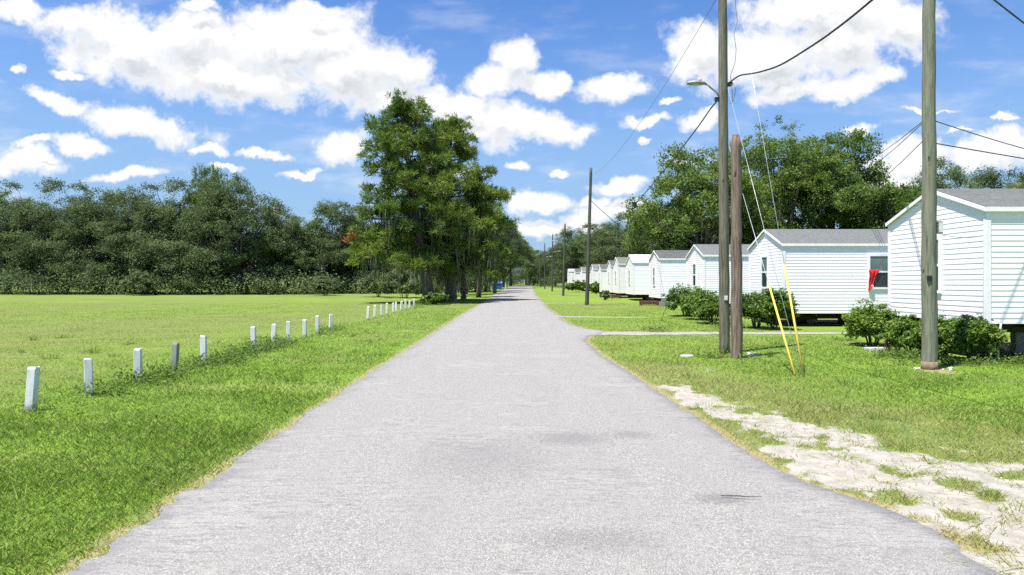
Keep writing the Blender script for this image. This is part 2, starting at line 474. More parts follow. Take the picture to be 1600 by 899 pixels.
M['gravel'] = simple('pale_gravel', (.19,.178,.15), (.33,.312,.275), 14, .95, (1,1,1), .7, 60)
def driveway(pts, seed):
    """gravel track: centre line points (x, y, halfwidth)"""
    rnd = random.Random(seed)
    xs = np.arange(pts[0][0], pts[-1][0], .18)
    vs = []
    for x in xs:
        y = float(np.interp(x, [p[0] for p in pts], [p[1] for p in pts])); w = float(np.interp(x, [p[0] for p in pts], [p[2] for p in pts]))
        w1 = w*(1+.5*n2(x, seed, 1.3)+.35*n2(x, seed, 4)); w2 = w*(1+.5*n2(x, seed+9, 1.3)+.35*n2(x, seed+9, 4))
        for t in (-1, -.5, 0, .5, 1):
            yy = y + (t*w1 if t < 0 else t*w2)
            vs.append((x, yy, gz(yy)+.012 + .012*(1-abs(t))))
    mb = MB(); mb.add(vs, [(i*5+k, (i+1)*5+k, (i+1)*5+k+1, i*5+k+1) for i in range(len(xs)-1) for k in range(4)], True)
    o = mb.build('driveway', M['gravel'])
    props(o, kind='structure')

# ------------------------------------------------------------------ grass and weeds
M['grass'] = None
def grass_mat():
    m, N, bs = new_mat('grass_blade')
    t = N.attr('tint')
    c = N.mix(N.ramp(t, 0, .45), (.112,.208,.021), (.280,.372,.082))
    c = N.mix(N.ramp(t, .42, .75), c, (.36,.37,.12))
    c = N.mix(N.ramp(t, .78, 1.0), c, (.48,.42,.20))
    N.t.links.new(c, bs.inputs['Base Color'])
    bs.inputs['Roughness'].default_value = .55; bs.inputs['Specular IOR Level'].default_value = .25
    tr = N.n('ShaderNodeBsdfTranslucent'); N.t.links.new(c, tr.inputs['Color'])
    ms = N.n('ShaderNodeMixShader'); ms.inputs[0].default_value = .48
    N.t.links.new(bs.outputs[0], ms.inputs[1]); N.t.links.new(tr.outputs[0], ms.inputs[2])
    N.t.links.new(ms.outputs[0], N.t.nodes['Material Output'].inputs['Surface'])
    return m

def grass():
    rng = np.random.default_rng(5)
    n = 680000
    y = np.exp(rng.uniform(math.log(3.3), math.log(62), n))
    x = rng.uniform(-1, 1, n)*(y*.80+1.5) - .012*y
    keep = np.ones(n, bool); dry = np.zeros(n); hs = np.ones(n)
    el = edge_l(y); er = edge_r(y)
    off = (x > el+.10) & (x < er-.06)
    keep &= ~off
    keep &= ~((x > 2.5) & (x < 11.8) & (np.abs(y-25.2) < 1.0))
    keep &= ~((x > 2) & (x < 6.8) & (np.abs(y-37) < .7))
    keep &= ~((x > 11.1) & (y > 16.3))
    u = rng.uniform(0, 1, n)
    for i in np.nonzero(keep)[0]:
        xi, yi = x[i], y[i]
        s = sand_amt(xi, yi) if xi > 2 else 0
        d = dirt_amt(xi, yi) if (xi > -14) else 0
        if s > .15 and u[i] < min(.97, s*1.02): keep[i] = False; continue
        if d > .45 and u[i] < .72*d: keep[i] = False; continue
        dr = dry_amt(xi, yi)
        dry[i] = dr + .35*s + .5*d + .25*max(0, 1-abs(xi-(float(edge_r(yi)) if xi > 0 else float(edge_l(yi))))/.45)
        h = 1.0 + .55*n2(xi, yi, .8, 12)
        if xi < 0 and xi > -7: h *= .82
        if xi < -7.6: h *= .55
        if xi > 2: h *= .75
        if s > .1: h *= .7
        hs[i] = h*(1-.35*max(0, min(1, d)))
    x, y, dry, hs = x[keep], y[keep], dry[keep], hs[keep]
    n = len(x)
    lod = np.clip(y/9, 1, 4.5)
    h = hs*rng.uniform(.028, .078, n)*np.where(y > 20, 1.0, 1.0)
    w = rng.uniform(.0026, .0050, n)*lod**.9
    ang = rng.uniform(0, 2*math.pi, n)
    lean = rng.uniform(.3, 1.5, n)*h
    la = rng.uniform(0, 2*math.pi, n)
    bx, by = np.cos(ang)*w, np.sin(ang)*w
    z0 = gzv(y) - .004
    lx, ly = np.cos(la)*lean, np.sin(la)*lean
    P = np.zeros((n, 4, 3))
    P[:, 0] = np.stack([x-bx, y-by, z0], -1)
    P[:, 1] = np.stack([x+bx, y+by, z0], -1)
    P[:, 2] = np.stack([x+lx*.45+bx*.7, y+ly*.45+by*.7, z0+h*.62], -1)
    P[:, 3] = np.stack([x+lx, y+ly, z0+h], -1)
    tint = np.clip(.15 + dry*.60 + rng.normal(0, .17, n), 0, 1)
    dead = rng.uniform(0, 1, n) < (.03 + .12*np.clip(dry, 0, 1))
    tint[dead] = rng.uniform(.8, 1, dead.sum())
    me = np_mesh('grass', P.reshape(-1, 3), 4, M['grass'], np.repeat(tint, 4))
    o = link(bpy.data.objects.new('grass', me))
    props(o, 'green lawn grass with dry yellow patches on both sides of the road', 'grass', kind='stuff')
    # taller stalks and seed heads, loose tufts in the sand
    n = 5200
    cy = np.exp(rng.uniform(math.log(3.6), math.log(24), 340)); cx = rng.uniform(-1, 1, 340)*(cy*.78+1)
    for k in range(60):
        cy[k] = rng.uniform(3.6, 11); cx[k] = edge_r(cy[k]) + rng.uniform(.3, 4)
    sel = [i for i in range(340) if not (edge_l(cy[i])-.05 < cx[i] < edge_r(cy[i])+.05)]
    cx, cy = cx[sel], cy[sel]
    pts = []; tn = []
    for i in range(len(cx)):
        k = int(rng.integers(14, 60)); s = rng.uniform(.04, .17)
        sandy = sand_amt(cx[i], cy[i]) if cx[i] > 2 else 0
        H = rng.uniform(.08, .20)*(1 if sandy < .3 else .55)
        a = rng.uniform(0, 2*math.pi, k); q = rng.normal(0, s, (k, 2)); hh = H*rng.uniform(.5, 1.1, k)
        base = np.stack([cx[i]+q[:, 0], cy[i]+q[:, 1], np.full(k, gz(cy[i])-.003)], -1)
        wv = np.stack([np.cos(a), np.sin(a), 0*a], -1)*rng.uniform(.003, .006, (k, 1))*max(1, (cy[i]/9)**.8)
        out = np.stack([q[:, 0]*1.1+rng.normal(0, .03, k), q[:, 1]*1.1+rng.normal(0, .03, k), hh], -1)
        pts.append(np.stack([base-wv, base+wv, base+out*.6+wv*.7, base+out], 1).reshape(-1, 3))
        t0 = rng.uniform(.05, .4) if sandy < .3 else rng.uniform(.45, .85)
        tn.append(np.repeat(np.clip(t0+rng.normal(0, .15, k), 0, 1), 4))
    me = np_mesh('grass_tufts', np.concatenate(pts), 4, M['grass'], np.concatenate(tn))
    o = link(bpy.data.objects.new('grass_tufts', me))
    props(o, 'taller loose grass tufts in the lawn and on the sandy verge', 'grass', kind='stuff')

def leaves(rng, centers, outward, per, spread, size, aspect=.5, upbias=.35, outbias=.6, ctint=None, flat=.7):
    """many diamond leaves spread round clump centres -> verts, tint"""
    m = len(centers)
    n = m*per
    C = np.repeat(centers, per, 0); O = np.repeat(outward, per, 0)
    sp = np.repeat(np.broadcast_to(np.asarray(spread, float), (m,)), per)[:, None]
    off = rng.normal(0, 1, (n, 3))*sp*np.array([1, 1, flat])
    p = C + off
    nr = rng.normal(0, 1, (n, 3)); nr /= np.linalg.norm(nr, axis=1, keepdims=True)
    nrm = nr + O*outbias + np.array([0, 0, upbias]); nrm /= np.linalg.norm(nrm, axis=1, keepdims=True)
    t = np.cross(nrm, rng.normal(0, 1, (n, 3))); t /= np.linalg.norm(t, axis=1, keepdims=True)
    b = np.cross(nrm, t)
    s = size*rng.uniform(.65, 1.35, (n, 1))
    V = np.stack([p - t*s*.5, p + b*s*.5*aspect + nrm*s*.06, p + t*s*.5, p - b*s*.5*aspect + nrm*s*.06], 1)
    if ctint is None: ctint = rng.normal(.45, .16, m)
    tint = np.clip(np.repeat(ctint, per) + rng.normal(0, .13, n), 0, 1)
    return V.reshape(-1, 3), np.repeat(tint, 4)

# ------------------------------------------------------------------ trees
def lobed(rng, H, Rr, cb, nl, skirt=0.0, top=1.0):
    """ellipsoid lobes that make up a crown"""
    L = [((0, 0, cb+(H-cb)*.62), (Rr*.55, Rr*.55, (H-cb)*.38*top))]
    for k in range(nl):
        a = 2*math.pi*(k*.618+rng.uniform(-.06, .06)); u = rng.uniform(.05, .95)
        zf = rng.uniform(.16, .80)
        rr = Rr*(.68-.34*max(0, zf-.4)/.4)*(.75+.3*u)
        lr = Rr*rng.uniform(.30, .45)
        L.append(((rr*math.cos(a), rr*math.sin(a), cb+(H-cb)*zf), (lr, lr, (H-cb)*rng.uniform(.13, .21))))
    if skirt:
        for k in range(int(nl*skirt)):
            a = rng.uniform(0, 2*math.pi); rr = Rr*rng.uniform(.6, .95); lr = Rr*rng.uniform(.22, .34)
            L.append(((rr*math.cos(a), rr*math.sin(a), rng.uniform(.08, .3)*H), (lr, lr, H*.13)))
    return L

def sample_lobes(rng, L, n, inner=.80, sub=None, k_sub=9):
    """points over the outside of the lobes, gathered into smaller rounded clumps"""
    w = np.array([l[1][0]**1.5*l[1][2]**.5 for l in L]); w /= w.sum()
    C = np.array([l[0] for l in L]); S = np.array([l[1] for l in L])
    sub = sub or .155*float(np.max(np.abs(C[:, :2]))+np.max(S[:, 0]))
    out = []; od = []; tries = 0
    while len(out) < n:
        tries += 1
        k = rng.choice(len(L), p=w)
        d = rng.normal(0, 1, 3); d /= np.linalg.norm(d)
        if d[2] < -.6: continue
        deep = rng.uniform() < .32
        p = C[k] + d*S[k]*(rng.uniform(.30, .72) if deep else rng.uniform(.74, 1.08))
        q = np.linalg.norm((p-C)/S, axis=1); q[k] = 9
        if not deep and q.min() < inner and rng.uniform() < .85: continue
        if p[2] < .25: continue
        r = sub*rng.uniform(.6, 1.25)
        face = d*.7 + np.array([0, 0, .75]); face /= np.linalg.norm(face)
        for j in range(int(k_sub*rng.uniform(.6, 1.3))):
            e = rng.normal(0, 1, 3); e /= np.linalg.norm(e)
            if e @ face < -.15: continue
            pp = p + e*r*np.array([1, 1, .72])*rng.uniform(.75, 1.05)
            if pp[2] < .15: continue
            out.append(pp); od.append(e)
    return np.array(out[:n]), np.array(od[:n])

def limbs(rng, L, pts, H, fork, r0, mb, ntw=50, lean=(0, 0)):
    top = Vector((lean[0], lean[1], fork))
    mb.tube([(0, 0, -.2), (lean[0]*.1, lean[1]*.1, .25), (lean[0]*.4+.05, lean[1]*.4, fork*.5), top], [r0*1.45, r0*1.1, r0*.95, r0*.85], 10)
    for (c, s) in L:
        e = Vector(c)
        mid = top.lerp(e, .5) + Vector((0, 0, -.08*H+.1*H*rng.uniform(0, 1)))
        rr = r0*rng.uniform(.32, .5)
        mb.tube([top - Vector((0, 0, .3)), top.lerp(mid, .5)+Vector((0, 0, .1)), mid, e], [rr*1.3, rr, rr*.75, rr*.35], 6)
    for i in rng.choice(len(pts), min(ntw, len(pts)), replace=False):
        p = Vector(pts[i])
        c = min(L, key=lambda l: (Vector(l[0])-p).length)[0]
        mb.tube([Vector(c), Vector(c).lerp(p, .5)+Vector((0, 0, -.15)), p], [r0*.16, r0*.1, r0*.04], 4, False)

PARTS = {}; HS = {}
def oak_proto(key, mat, H, Rr, cb, nl, clumps, per, size, spread, skirt=0.0, fork=None, r0=.35, moss=0, bark='barkdark', seed=1, top=1.0):
    rng = np.random.default_rng(seed)
    L = lobed(rng, H, Rr, cb, nl, skirt, top)
    P, D = sample_lobes(rng, L, clumps)
    ct = rng.normal(.45, .15, len(P))
    V, T = leaves(rng, P, D, per, spread*.62*rng.uniform(.7, 1.25, len(P)), size, .55, ctint=ct)
    crown = np_mesh('crown', V, 4, mat, T)
    mb = MB(); limbs(rng, L, P, H, fork or cb*1.1+.6, r0, mb)
    tr = mb.build('trunk', M[bark]); trm = tr.data; bpy.data.objects.remove(tr)
    mm = None
    if moss:
        low = P[P[:, 2] < cb+(H-cb)*.5]
        idx = rng.choice(len(low), min(moss, len(low)))
        mm = moss_mesh(rng, low[idx], 5, .35, 1.0)
    PARTS[key] = (trm, crown, mm)
    HS[key] = float(np.percentile(V[:, 2], 99.6))

def moss_mesh(rng, pts, per, spread, length):
    n = len(pts)*per
    base = np.repeat(pts, per, 0) + rng.normal(0, 1, (n, 3))*np.array([spread, spread, .15])
    ln = length*rng.uniform(.4, 1.5, (n, 1)); w = rng.uniform(.03, .09, (n, 1))
    a = rng.uniform(0, math.pi, (n, 1)); d = np.concatenate([np.cos(a), np.sin(a), 0*a], 1)
    sway = rng.normal(0, .07, (n, 3))*np.array([1, 1, 0])
    dn = np.array([0, 0, -1.0])
    V = np.stack([base - d*w*.5, base+d*w*.6, base + dn*ln*.55 + d*w*.9 + sway, base+dn*ln+sway*2], 1)
    return np_mesh('spanish_moss', V.reshape(-1, 3), 4, M['moss'], np.repeat(rng.uniform(.2, .8, n), 4))

def place_tree(key, loc, rotz, scale, name, label, cat='tree', group=None):
    t = thing(name, label, cat, loc, rotz, group)
    t.scale = scale if hasattr(scale, '__len__') else (scale,)*3
    for nm, me in zip(('trunk', 'crown', 'spanish_moss'), PARTS[key]):
        if me is None: continue
        o = link(bpy.data.objects.new(nm, me), t)
        if nm == 'spanish_moss': o['kind'] = 'stuff'
    return t

def tufts(rng, C, D, k, ln, w, tint):
    n = len(C)*k
    c = np.repeat(C, k, 0); d = np.repeat(D, k, 0)
    v = rng.normal(0, 1, (n, 3)); v /= np.linalg.norm(v, axis=1, keepdims=True)
    v = v*1.0 + d*.45 + np.array([0, 0, .25]); v /= np.linalg.norm(v, axis=1, keepdims=True)
    s = np.cross(v, rng.normal(0, 1, (n, 3))); s /= np.linalg.norm(s, axis=1, keepdims=True)
    l = ln*rng.uniform(.6, 1.2, (n, 1))
    b = c + v*l*.08 + rng.normal(0, .07, (n, 3))
    V = np.stack([b - s*w*.4, b + v*l*.55 - s*w, b + v*l, b + v*l*.5 + s*w], 1)
    T = np.clip(np.repeat(tint, k) + rng.normal(0, .1, n), 0, 1)
    return V.reshape(-1, 3), np.repeat(T, 4)

def pine_proto(key, H, prof, nb, seed, mat, r0=.42, lean=(0, 0), moss=0, perb=15, ln=.42, k=26, extra=(), rust=0):
    """prof: (height fraction, branch reach) pairs; extra: (height fraction, azimuth, reach, droop) single limbs"""
    rng = np.random.default_rng(seed)
    mb = MB()
    def axis(z):
        f = z/H
        return Vector((lean[0]*f**1.3 + .25*math.sin(f*5+seed), lean[1]*f**1.3 + .2*math.cos(f*4+seed), z))
    zs = np.linspace(-.2, H*.97, 12)
    mb.tube([axis(max(z, 0)) if z > 0 else Vector((axis(0).x, axis(0).y, z)) for z in zs], [r0*(1.25 if i == 0 else 1)*(1-.9*(i/11)**1.1)+.02 for i in range(12)], 10)
    C = []; D = []; T = []; mp = []
    specs = []
    h0 = prof[0][0]
    for i in range(nb):
        f = h0 + (1-h0)*max(0, (i+rng.uniform(-2.2, 2.2)+.5)/nb)**.92
        f = min(.985, max(h0, f))
        reach = float(np.interp(f, [p[0] for p in prof], [p[1] for p in prof]))*rng.uniform(.68, 1.12)
        specs.append((f, 2.399*i+rng.uniform(-.5, .5), reach, rng.uniform(-.12, .12), 0))
    for e in extra: specs.append((e[0], e[1], e[2], e[3], 1))
    for (f, az, reach, droop, ex) in specs:
        o = axis(f*H); dx, dy = math.cos(az), math.sin(az)
        rise = (f-.55)*1.1 + droop
        pts = []
        for s in (0, .3, .6, .85, 1):
            zz = reach*(rise*s - .28*s*s*(1-f) + .18*s**3)
            if ex: zz = reach*(-droop*s*s)
            pts.append(o + Vector((dx*reach*s + .1*rng.normal(), dy*reach*s + .1*rng.normal(), zz)))
        br = .035 + .018*reach*(1.1-f)
        mb.tube(pts, [br*1.5, br*1.2, br*.9, br*.6, br*.3], 5, False)
        ncl = max(2, int(round(reach*1.12*(1.35 if ex else 1)*perb/40)))
        bt = rng.normal(.42, .16) + .10*(f < .55)
        for j in range(ncl):
            q = (j+rng.uniform(.2, 1))/ncl
            s_ = (.30 if f < .8 else .1) + (1-(.30 if f < .8 else .1))*q**.85
            base = pts[0].lerp(pts[2], s_/.6) if s_ < .6 else pts[2].lerp(pts[4], (s_-.6)/.4)
            side = rng.normal()*reach*.17*(1.25-.5*s_)
            p = base + Vector((-dy*side, dx*side, rng.uniform(-.05, .35) + .12*abs(side)))
            mb.tube([base.lerp(p, .0), base.lerp(p, .6)-Vector((0, 0, .05)), p], [.035, .022, .01], 4, False)
            rc = rng.uniform(.16, .36)*(1.15 if s_ > .7 else 1)
            ctn = bt + .07 + rng.normal(0, .15)
            for t_ in range(int(rng.integers(6, 13))):
                o_ = rng.normal(0, 1, 3)*np.array([rc, rc, rc*.75])
                C.append((p.x+o_[0], p.y+o_[1], p.z+o_[2]+.12)); dd = Vector((dx*.5+o_[0], dy*.5+o_[1], .5+o_[2])).normalized(); D.append(tuple(dd))
                T.append(ctn + rng.normal(0, .07))
            if moss and f < .46 and rng.uniform() < .7: mp.append(tuple(p - Vector((0, 0, .15))))
    C = np.array(C); D = np.array(D); T = np.array(T)
    V, tt = tufts(rng, C, D, k, ln, .032, T)
    crown = np_mesh('crown', V, 4, mat, tt)
    trunk = mb.build('trunk', M['bark']); trm = trunk.data; bpy.data.objects.remove(trunk)
    mm = None
    if moss and mp:
        mp = np.array(mp)
        mm = moss_mesh(rng, mp[rng.choice(len(mp), moss)], 5, .3, 1.5)
    PARTS[key] = (trm, crown, mm)
    HS[key] = float(np.percentile(V[:, 2], 99.8))

def palm(name, label, loc, th, nf, fl, seed, skirt=True):
    rng = np.random.default_rng(seed)
    t = thing(name, label, 'palm', loc)
    mb = MB()
    zs = np.linspace(-.1, th, 16)
    mb.tube([(.03*math.sin(z*2), .04*math.cos(z*1.7), z) for z in zs], [(.30 if i < 2 else .25)*(1+.10*(i % 2)) for i in range(16)], 10)
    for i in range(int(th*14)):                       # old boots
        z = rng.uniform(.2, th); a = rng.uniform(0, 6.28)
        mb.tube([(.22*math.cos(a), .22*math.sin(a), z), (.38*math.cos(a), .38*math.sin(a), z+.22)], [.06, .02], 4)
    mb.build('trunk', M['palmbark'], t)
    V = []; T = []; st = MB()
    for i in range(nf):
        az = rng.uniform(0, 2*math.pi); el = rng.uniform(-.9, 1.2)
        d = Vector((math.cos(az)*math.cos(el), math.sin(az)*math.cos(el), math.sin(el)))
        o = Vector((0, 0, th)); hub = o + d*fl*.9 - Vector((0, 0, .18*fl))
        st.tube([o, o+d*fl*.5, hub], [.03, .022, .015], 4, False)
        side = d.cross(Vector((0, 0, 1))).normalized(); up = side.cross(d)
        ti = rng.uniform(.2, .6) if el > -.4 else rng.uniform(.7, 1)
        for j in range(26):
            q = (j/25-.5)*3.6
            ld = (d*math.cos(q) + side*math.sin(q) + up*rng.normal()*.12).normalized()
            L = fl*rng.uniform(.65, .9)*(1-.12*abs(q))
            w = ld.cross(up).normalized()*.035
            a = hub; b = hub + ld*L*.55; c = hub + ld*L + Vector((0, 0, -.38*L))
            V += [a-w*.4, b-w, c, b+w]; T += [min(1, max(0, ti+rng.normal()*.1))]*4
    st.build('frond_stem', M['palmbark'], t)
    me = np_mesh('crown', np.array([tuple(v) for v in V]), 4, M['palm'], np.array(T))
    link(bpy.data.objects.new('crown', me), t)
    return t

def shrub(name, label, loc, rx, ry, h, seed, per=26, clumps=260, size=.085, group=None, mat='shrub', cat='shrub'):
    rng = np.random.default_rng(seed)
    t = thing(name, label, cat, loc, 0, group)
    h *= .93
    L = [((0, 0, h*.48), (rx*.84, ry*.84, h*.44))]
    for k in range(7):
        a = 2*math.pi*k/7+rng.uniform(-.3, .3); q = rng.uniform(.35, .6)
        L.append(((rx*q*math.cos(a), ry*q*math.sin(a), h*rng.uniform(.4, .66)), (rx*.45, ry*.45, h*rng.uniform(.26, .34))))
    P, D = sample_lobes(rng, L, int(clumps*1.35), .7, .13*max(rx, h), 6)
    for k in range(6):                               # shoots that stick out of the top
        a = rng.uniform(0, 6.28); q = rng.uniform(0, .7)
        p = np.array([rx*q*math.cos(a), ry*q*math.sin(a), h*rng.uniform(.93, 1.09)])
        P = np.vstack([P, p]); D = np.vstack([D, [0, 0, 1]])
    V, T = leaves(rng, P, D, per, .055*max(rx, h)*rng.uniform(.7, 1.2, len(P)), size, .48, .5, .7)
    link(bpy.data.objects.new('foliage', np_mesh('foliage', V, 4, M[mat], T)), t)
    mb = MB()
    for k in range(9):
        a = rng.uniform(0, 6.28)
        e = Vector((rx*.6*math.cos(a), ry*.6*math.sin(a), h*rng.uniform(.5, .8)))
        mb.tube([(.12*math.cos(a)*rx, .12*math.sin(a)*ry, -.05), (e.x*.4, e.y*.4, e.z*.5), e], [.03, .02, .008], 5, False)
    mb.build('stem', M['twig'], t)
    return t

def wood_mass(name, label, boxes, seed, per=44, size=.30, mat='oak', spread=.75):
    """a far wood that reads as one mass: boxes of (x0,x1,y0,y1,h0,h1,clumps)"""
    rng = np.random.default_rng(seed)
    P = []; D = []; mb = MB()
    for (x0, x1, y0, y1, h0, h1, n) in boxes:
        x = rng.uniform(x0, x1, n); y = y0 + (y1-y0)*rng.uniform(0, 1, n)**1.3
        top = h0 + (h1-h0)*(x-x0)/(x1-x0)
        top = top*np.array([.88+.22*mnoise.noise(Vector((a*.11, b*.11, seed)))+.12*mnoise.noise(Vector((a*.4, b*.4, seed))) for a, b in zip(x, y)])
        z = top*rng.uniform(.02, 1, n)**.75
        P.append(np.stack([x, y, z+gzv(y)], -1))
        d = rng.normal(0, .5, (n, 3)) + np.array([0, -.6, .4]); D.append(d/np.linalg.norm(d, axis=1, keepdims=True))
        for k in range(int((x1-x0)/5)+1 if h0 > 5 else 0):
            a = rng.uniform(x0, x1); b = rng.uniform(y0, y1)
            mb.tube([(a, b, gz(b)-.2), (a+.3, b, gz(b)+3), (a+.8*rng.normal(), b, gz(b)+h0*.7)], [.3, .24, .1], 6, False)
    P = np.concatenate(P); D = np.concatenate(D)
    ct = np.array([.45+.35*mnoise.noise(Vector((p[0]*.2, p[1]*.2, p[2]*.25))) for p in P]) + rng.normal(0, .08, len(P))
    V, T = leaves(rng, P, D, per, spread, size, .55, ctint=ct)
    o = link(bpy.data.objects.new(name, np_mesh(name, V, 4, M[mat], T)))
    props(o, label, 'wood', kind='stuff')
    tr = mb.build('trunks', M['barkdark'], o); tr['kind'] = 'stuff'

def at(px, Y): return (px-812)*Y/F
def zt(py, Y): return CAMH + (441-py)*Y/F

def trees():
    oak_proto('oakA', M['oak'], 16, 7.0, 3.0, 13, 900, 75, 0.216, .60, .8, 3.6, .38, 60, seed=3)
    oak_proto('oakB', M['oak'], 16, 7.5, 3.0, 15, 950, 75, 0.216, .60, .8, 3.4, .42, 60, seed=11)
    oak_proto('oakC', M['oak'], 15, 6.2, 2.6, 11, 800, 72, 0.208, .56, .9, 3.0, .33, 60, seed=23)
    oak_proto('oakD', M['oak'], 12, 5.4, 2.4, 10, 700, 69, 0.208, .53, .4, 2.8, .26, 40, seed=31)
    oak_proto('bigA', M['green'], 19, 8.6, 4.5, 18, 1350, 66, 0.216, .48, .15, 5.0, .45, 0, seed=7)
    oak_proto('bigB', M['green'], 16, 7.0, 3.4, 15, 1050, 66, 0.216, .48, .2, 4.2, .38, 0, seed=17)
    oak_proto('lowG', M['green'], 9, 4.6, 1.6, 10, 560, 63, 0.200, .46, .6, 2.2, .2, 0, seed=27)
    oak_proto('oakE', M['oak'], 16, 6.6, 5.6, 13, 820, 72, 0.224, .60, 0, 5.6, .36, 70, seed=41)
    oak_proto('oakF', M['green'], 16, 6.4, 5.2, 13, 820, 69, 0.224, .55, 0, 5.2, .34, 30, seed=43)
    # ---- the wood edge beyond the field
    row = [(-30, 280, 'oakA', 98, 'wide dark oak cut by the photo edge at the far side of the field'),
           (62, 277, 'oakB', 97, 'tall dark oak in the wood edge with a rounded flat top'),
           (128, 292, 'oakC', 96, 'dark oak with a lower top in the dip of the wood edge'),
           (198, 284, 'oakA', 97, 'grey green oak in the wood edge between two higher neighbours'),
           (262, 276, 'oakB', 96, 'broad grey green oak standing before the bright topped tree of the wood edge'),
           (352, 270, 'oakA', 94, 'tallest dome shaped oak where the high wood edge ends'),
           (418, 330, 'oakC', 96, 'smaller oak at the foot of the tallest dome shaped oak'),
           (462, 338, 'oakD', 98, 'pale grey oak in the low gap of the wood edge'),
           (512, 312, 'oakC', 101, 'loose crowned oak with sky showing through its top'),
           (566, 320, 'oakB', 104, 'oak hung with moss standing just behind the big pine'),
           (622, 352, 'oakA', 104, 'shaded oak showing beneath the lower boughs of the big pine')]
    hs = HS
    rnd = random.Random(4)
    for (px, py, k, Y, lab) in row:
        h = zt(py, Y) - gz(Y); s = h/hs[k]
        place_tree(k, (at(px, Y), Y+5*s, gz(Y)), rnd.uniform(0, 6.28), (s*1.05, s*1.05, s), 'oak_tree', lab, group='oaks along the wood edge')
    Y = 104; place_tree('bigB', (at(328, Y), Y, gz(Y)), 1.0, (.62, .62, (zt(262, Y)-gz(Y))/HS['bigB']), 'leafy_tree', 'bright yellow green tree top rising above the dark oaks')
    wood_mass('woodland', 'dark mass of woodland filling in behind the oaks at the edge of the field',
              [(-125, -36, 102, 118, 12.2, 12.4, 3200), (-42, -6, 108, 126, 9, 8, 1800), (-120, -26, 93, 99, 3.6, 2.6, 620), (-30, -10, 99, 108, 2.4, 2.4, 180)], 2)
    for i, (px, Y, r, h, lab) in enumerate([(218, 90, 2.0, 3.2, 'rounded pale bush standing out in front of the dark wood edge'), (508, 88, 1.8, 2.4, 'low bush in front of the loose crowned oak'),
                                     (632, 78, 2.8, 3.4, 'dark spreading bush on the grass behind the row of white posts'), (590, 82, 2.0, 3.0, 'dark bush beside the larger spreading bush behind the posts')]):
        shrub('bush', lab, (at(px, Y), Y, gz(Y)), r, r, h, 70+i, 30, 240, .24, mat='oak', cat='bush')
    # ---- pines by the road
    pine_proto('pine1', 17.0, [(.24, 3.2), (.34, 4.8), (.46, 5.4), (.6, 4.5), (.75, 3.4), (.88, 2.3), (.95, 1.4), (1, .5)], 76, 2, M['pineo'], .50, (-2.4, .6), 120, 40, .46, 26,
               extra=[(.33, 3.3, 5.6, .28), (.30, 3.7, 6.0, .34), (.40, 3.0, 5.4, .22), (.27, 2.8, 4.4, .3), (.25, 4.3, 4.6, .28), (.22, 5.2, 3.4, .25)])
    pine_proto('pine2', 16.6, [(.20, 3.0), (.34, 4.6), (.48, 5.2), (.62, 4.4), (.76, 3.1), (.9, 1.9), (1, .5)], 72, 9, M['pine'], .46, (-.1, -.4), 120, 40, .46, 26,
               extra=[(.30, -.2, 5.2, .10), (.42, .15, 6.0, -.02), (.55, 0, 5.8, -.12), (.26, 4.6, 4.2, .3), (.3, 3.7, 3.8, .3), (.22, 5.1, 3.6, .3)])
    pine_proto('pine3', 14.0, [(.2, 2.4), (.36, 3.2), (.55, 3.3), (.75, 2.3), (1, .8)], 42, 14, M['pine'], .32, (.5, 0), 70, 40, .46, 24)
    Y = 61.5; s = zt(153, Y)/HS['pine1']
    p1 = place_tree('pine1', (at(667, Y), Y, 0), 0, s, 'pine_tree', 'tallest roadside pine with a dark green top and hanging grey moss', group='pines beside the road')
    rng = np.random.default_rng(3)
    c = np.array([[-6.3, -1.0, 5.7], [-6.1, -1.3, 5.5], [-6.5, -.9, 5.4], [-5.6, -1.2, 4.3], [-6.0, -1.3, 5.3]]) + rng.normal(0, .1, (5, 3))
    V, T = tufts(rng, c, np.tile([-.5, -.5, .3], (5, 1)), 40, .5, .035, np.full(5, .35))
    link(bpy.data.objects.new('dead_bough', np_mesh('dead_bough', V, 4, M['rust'], T)), p1)['label'] = 'rusty orange dead needles'
    Y = 67.5; s = (zt(186, Y)-gz(Y))/HS['pine2']
    place_tree('pine2', (at(703, Y), Y, gz(Y)), 0, s, 'pine_tree', 'yellow green pine just behind the tallest roadside pine, boughs reaching toward the road', group='pines beside the road')
    for (px, py, Y, k, lab) in [(748, 290, 80, 'pine3', 'third roadside pine rising over the palms beside the road'), (772, 330, 104, 'pine3', 'slim roadside pine with a loose bright top halfway to the dumpster')]:
        h = zt(py, Y)-gz(Y)
        place_tree(k, (at(px, Y), Y, gz(Y)), rnd.uniform(0, 6), (h/HS[k]*.9, h/HS[k]*.9, h/HS[k]), 'pine_tree', lab, group='pines beside the road')
    # ---- oaks continuing up that side of the road
    side = [(712, 330, 86, 'oakA', .62, 'shady oak filling in behind the cabbage palms'),
            (742, 330, 96, 'oakE', .75, 'dark oak overhanging the road before the dumpster'),
            (770, 318, 118, 'oakF', .85, 'bright green oak leaning over the road near the dumpster'),
            (782, 340, 150, 'oakE', .9, 'oak directly behind the blue dumpster'),
            (794, 352, 178, 'oakF', 1.0, 'rounded oak farther up the road past the dumpster'),
            (804, 372, 205, 'oakE', 1.1, 'last oak on the dumpster side where the road ends')]
    for (px, py, Y, k, wr, lab) in side:
        h = zt(py, Y)-gz(Y); s = h/hs[k]
        place_tree(k, (at(px, Y)-1.2, Y, gz(Y)), rnd.uniform(0, 6), (s*wr, s*wr, s), 'oak_tree', lab, group='oaks along the road')
    palm('cabbage_palm', 'stout cabbage palm with a rough boot covered trunk beside the moss hung pines', (at(709, 64), 64, .02), 3.7, 26, 1.15, 5)
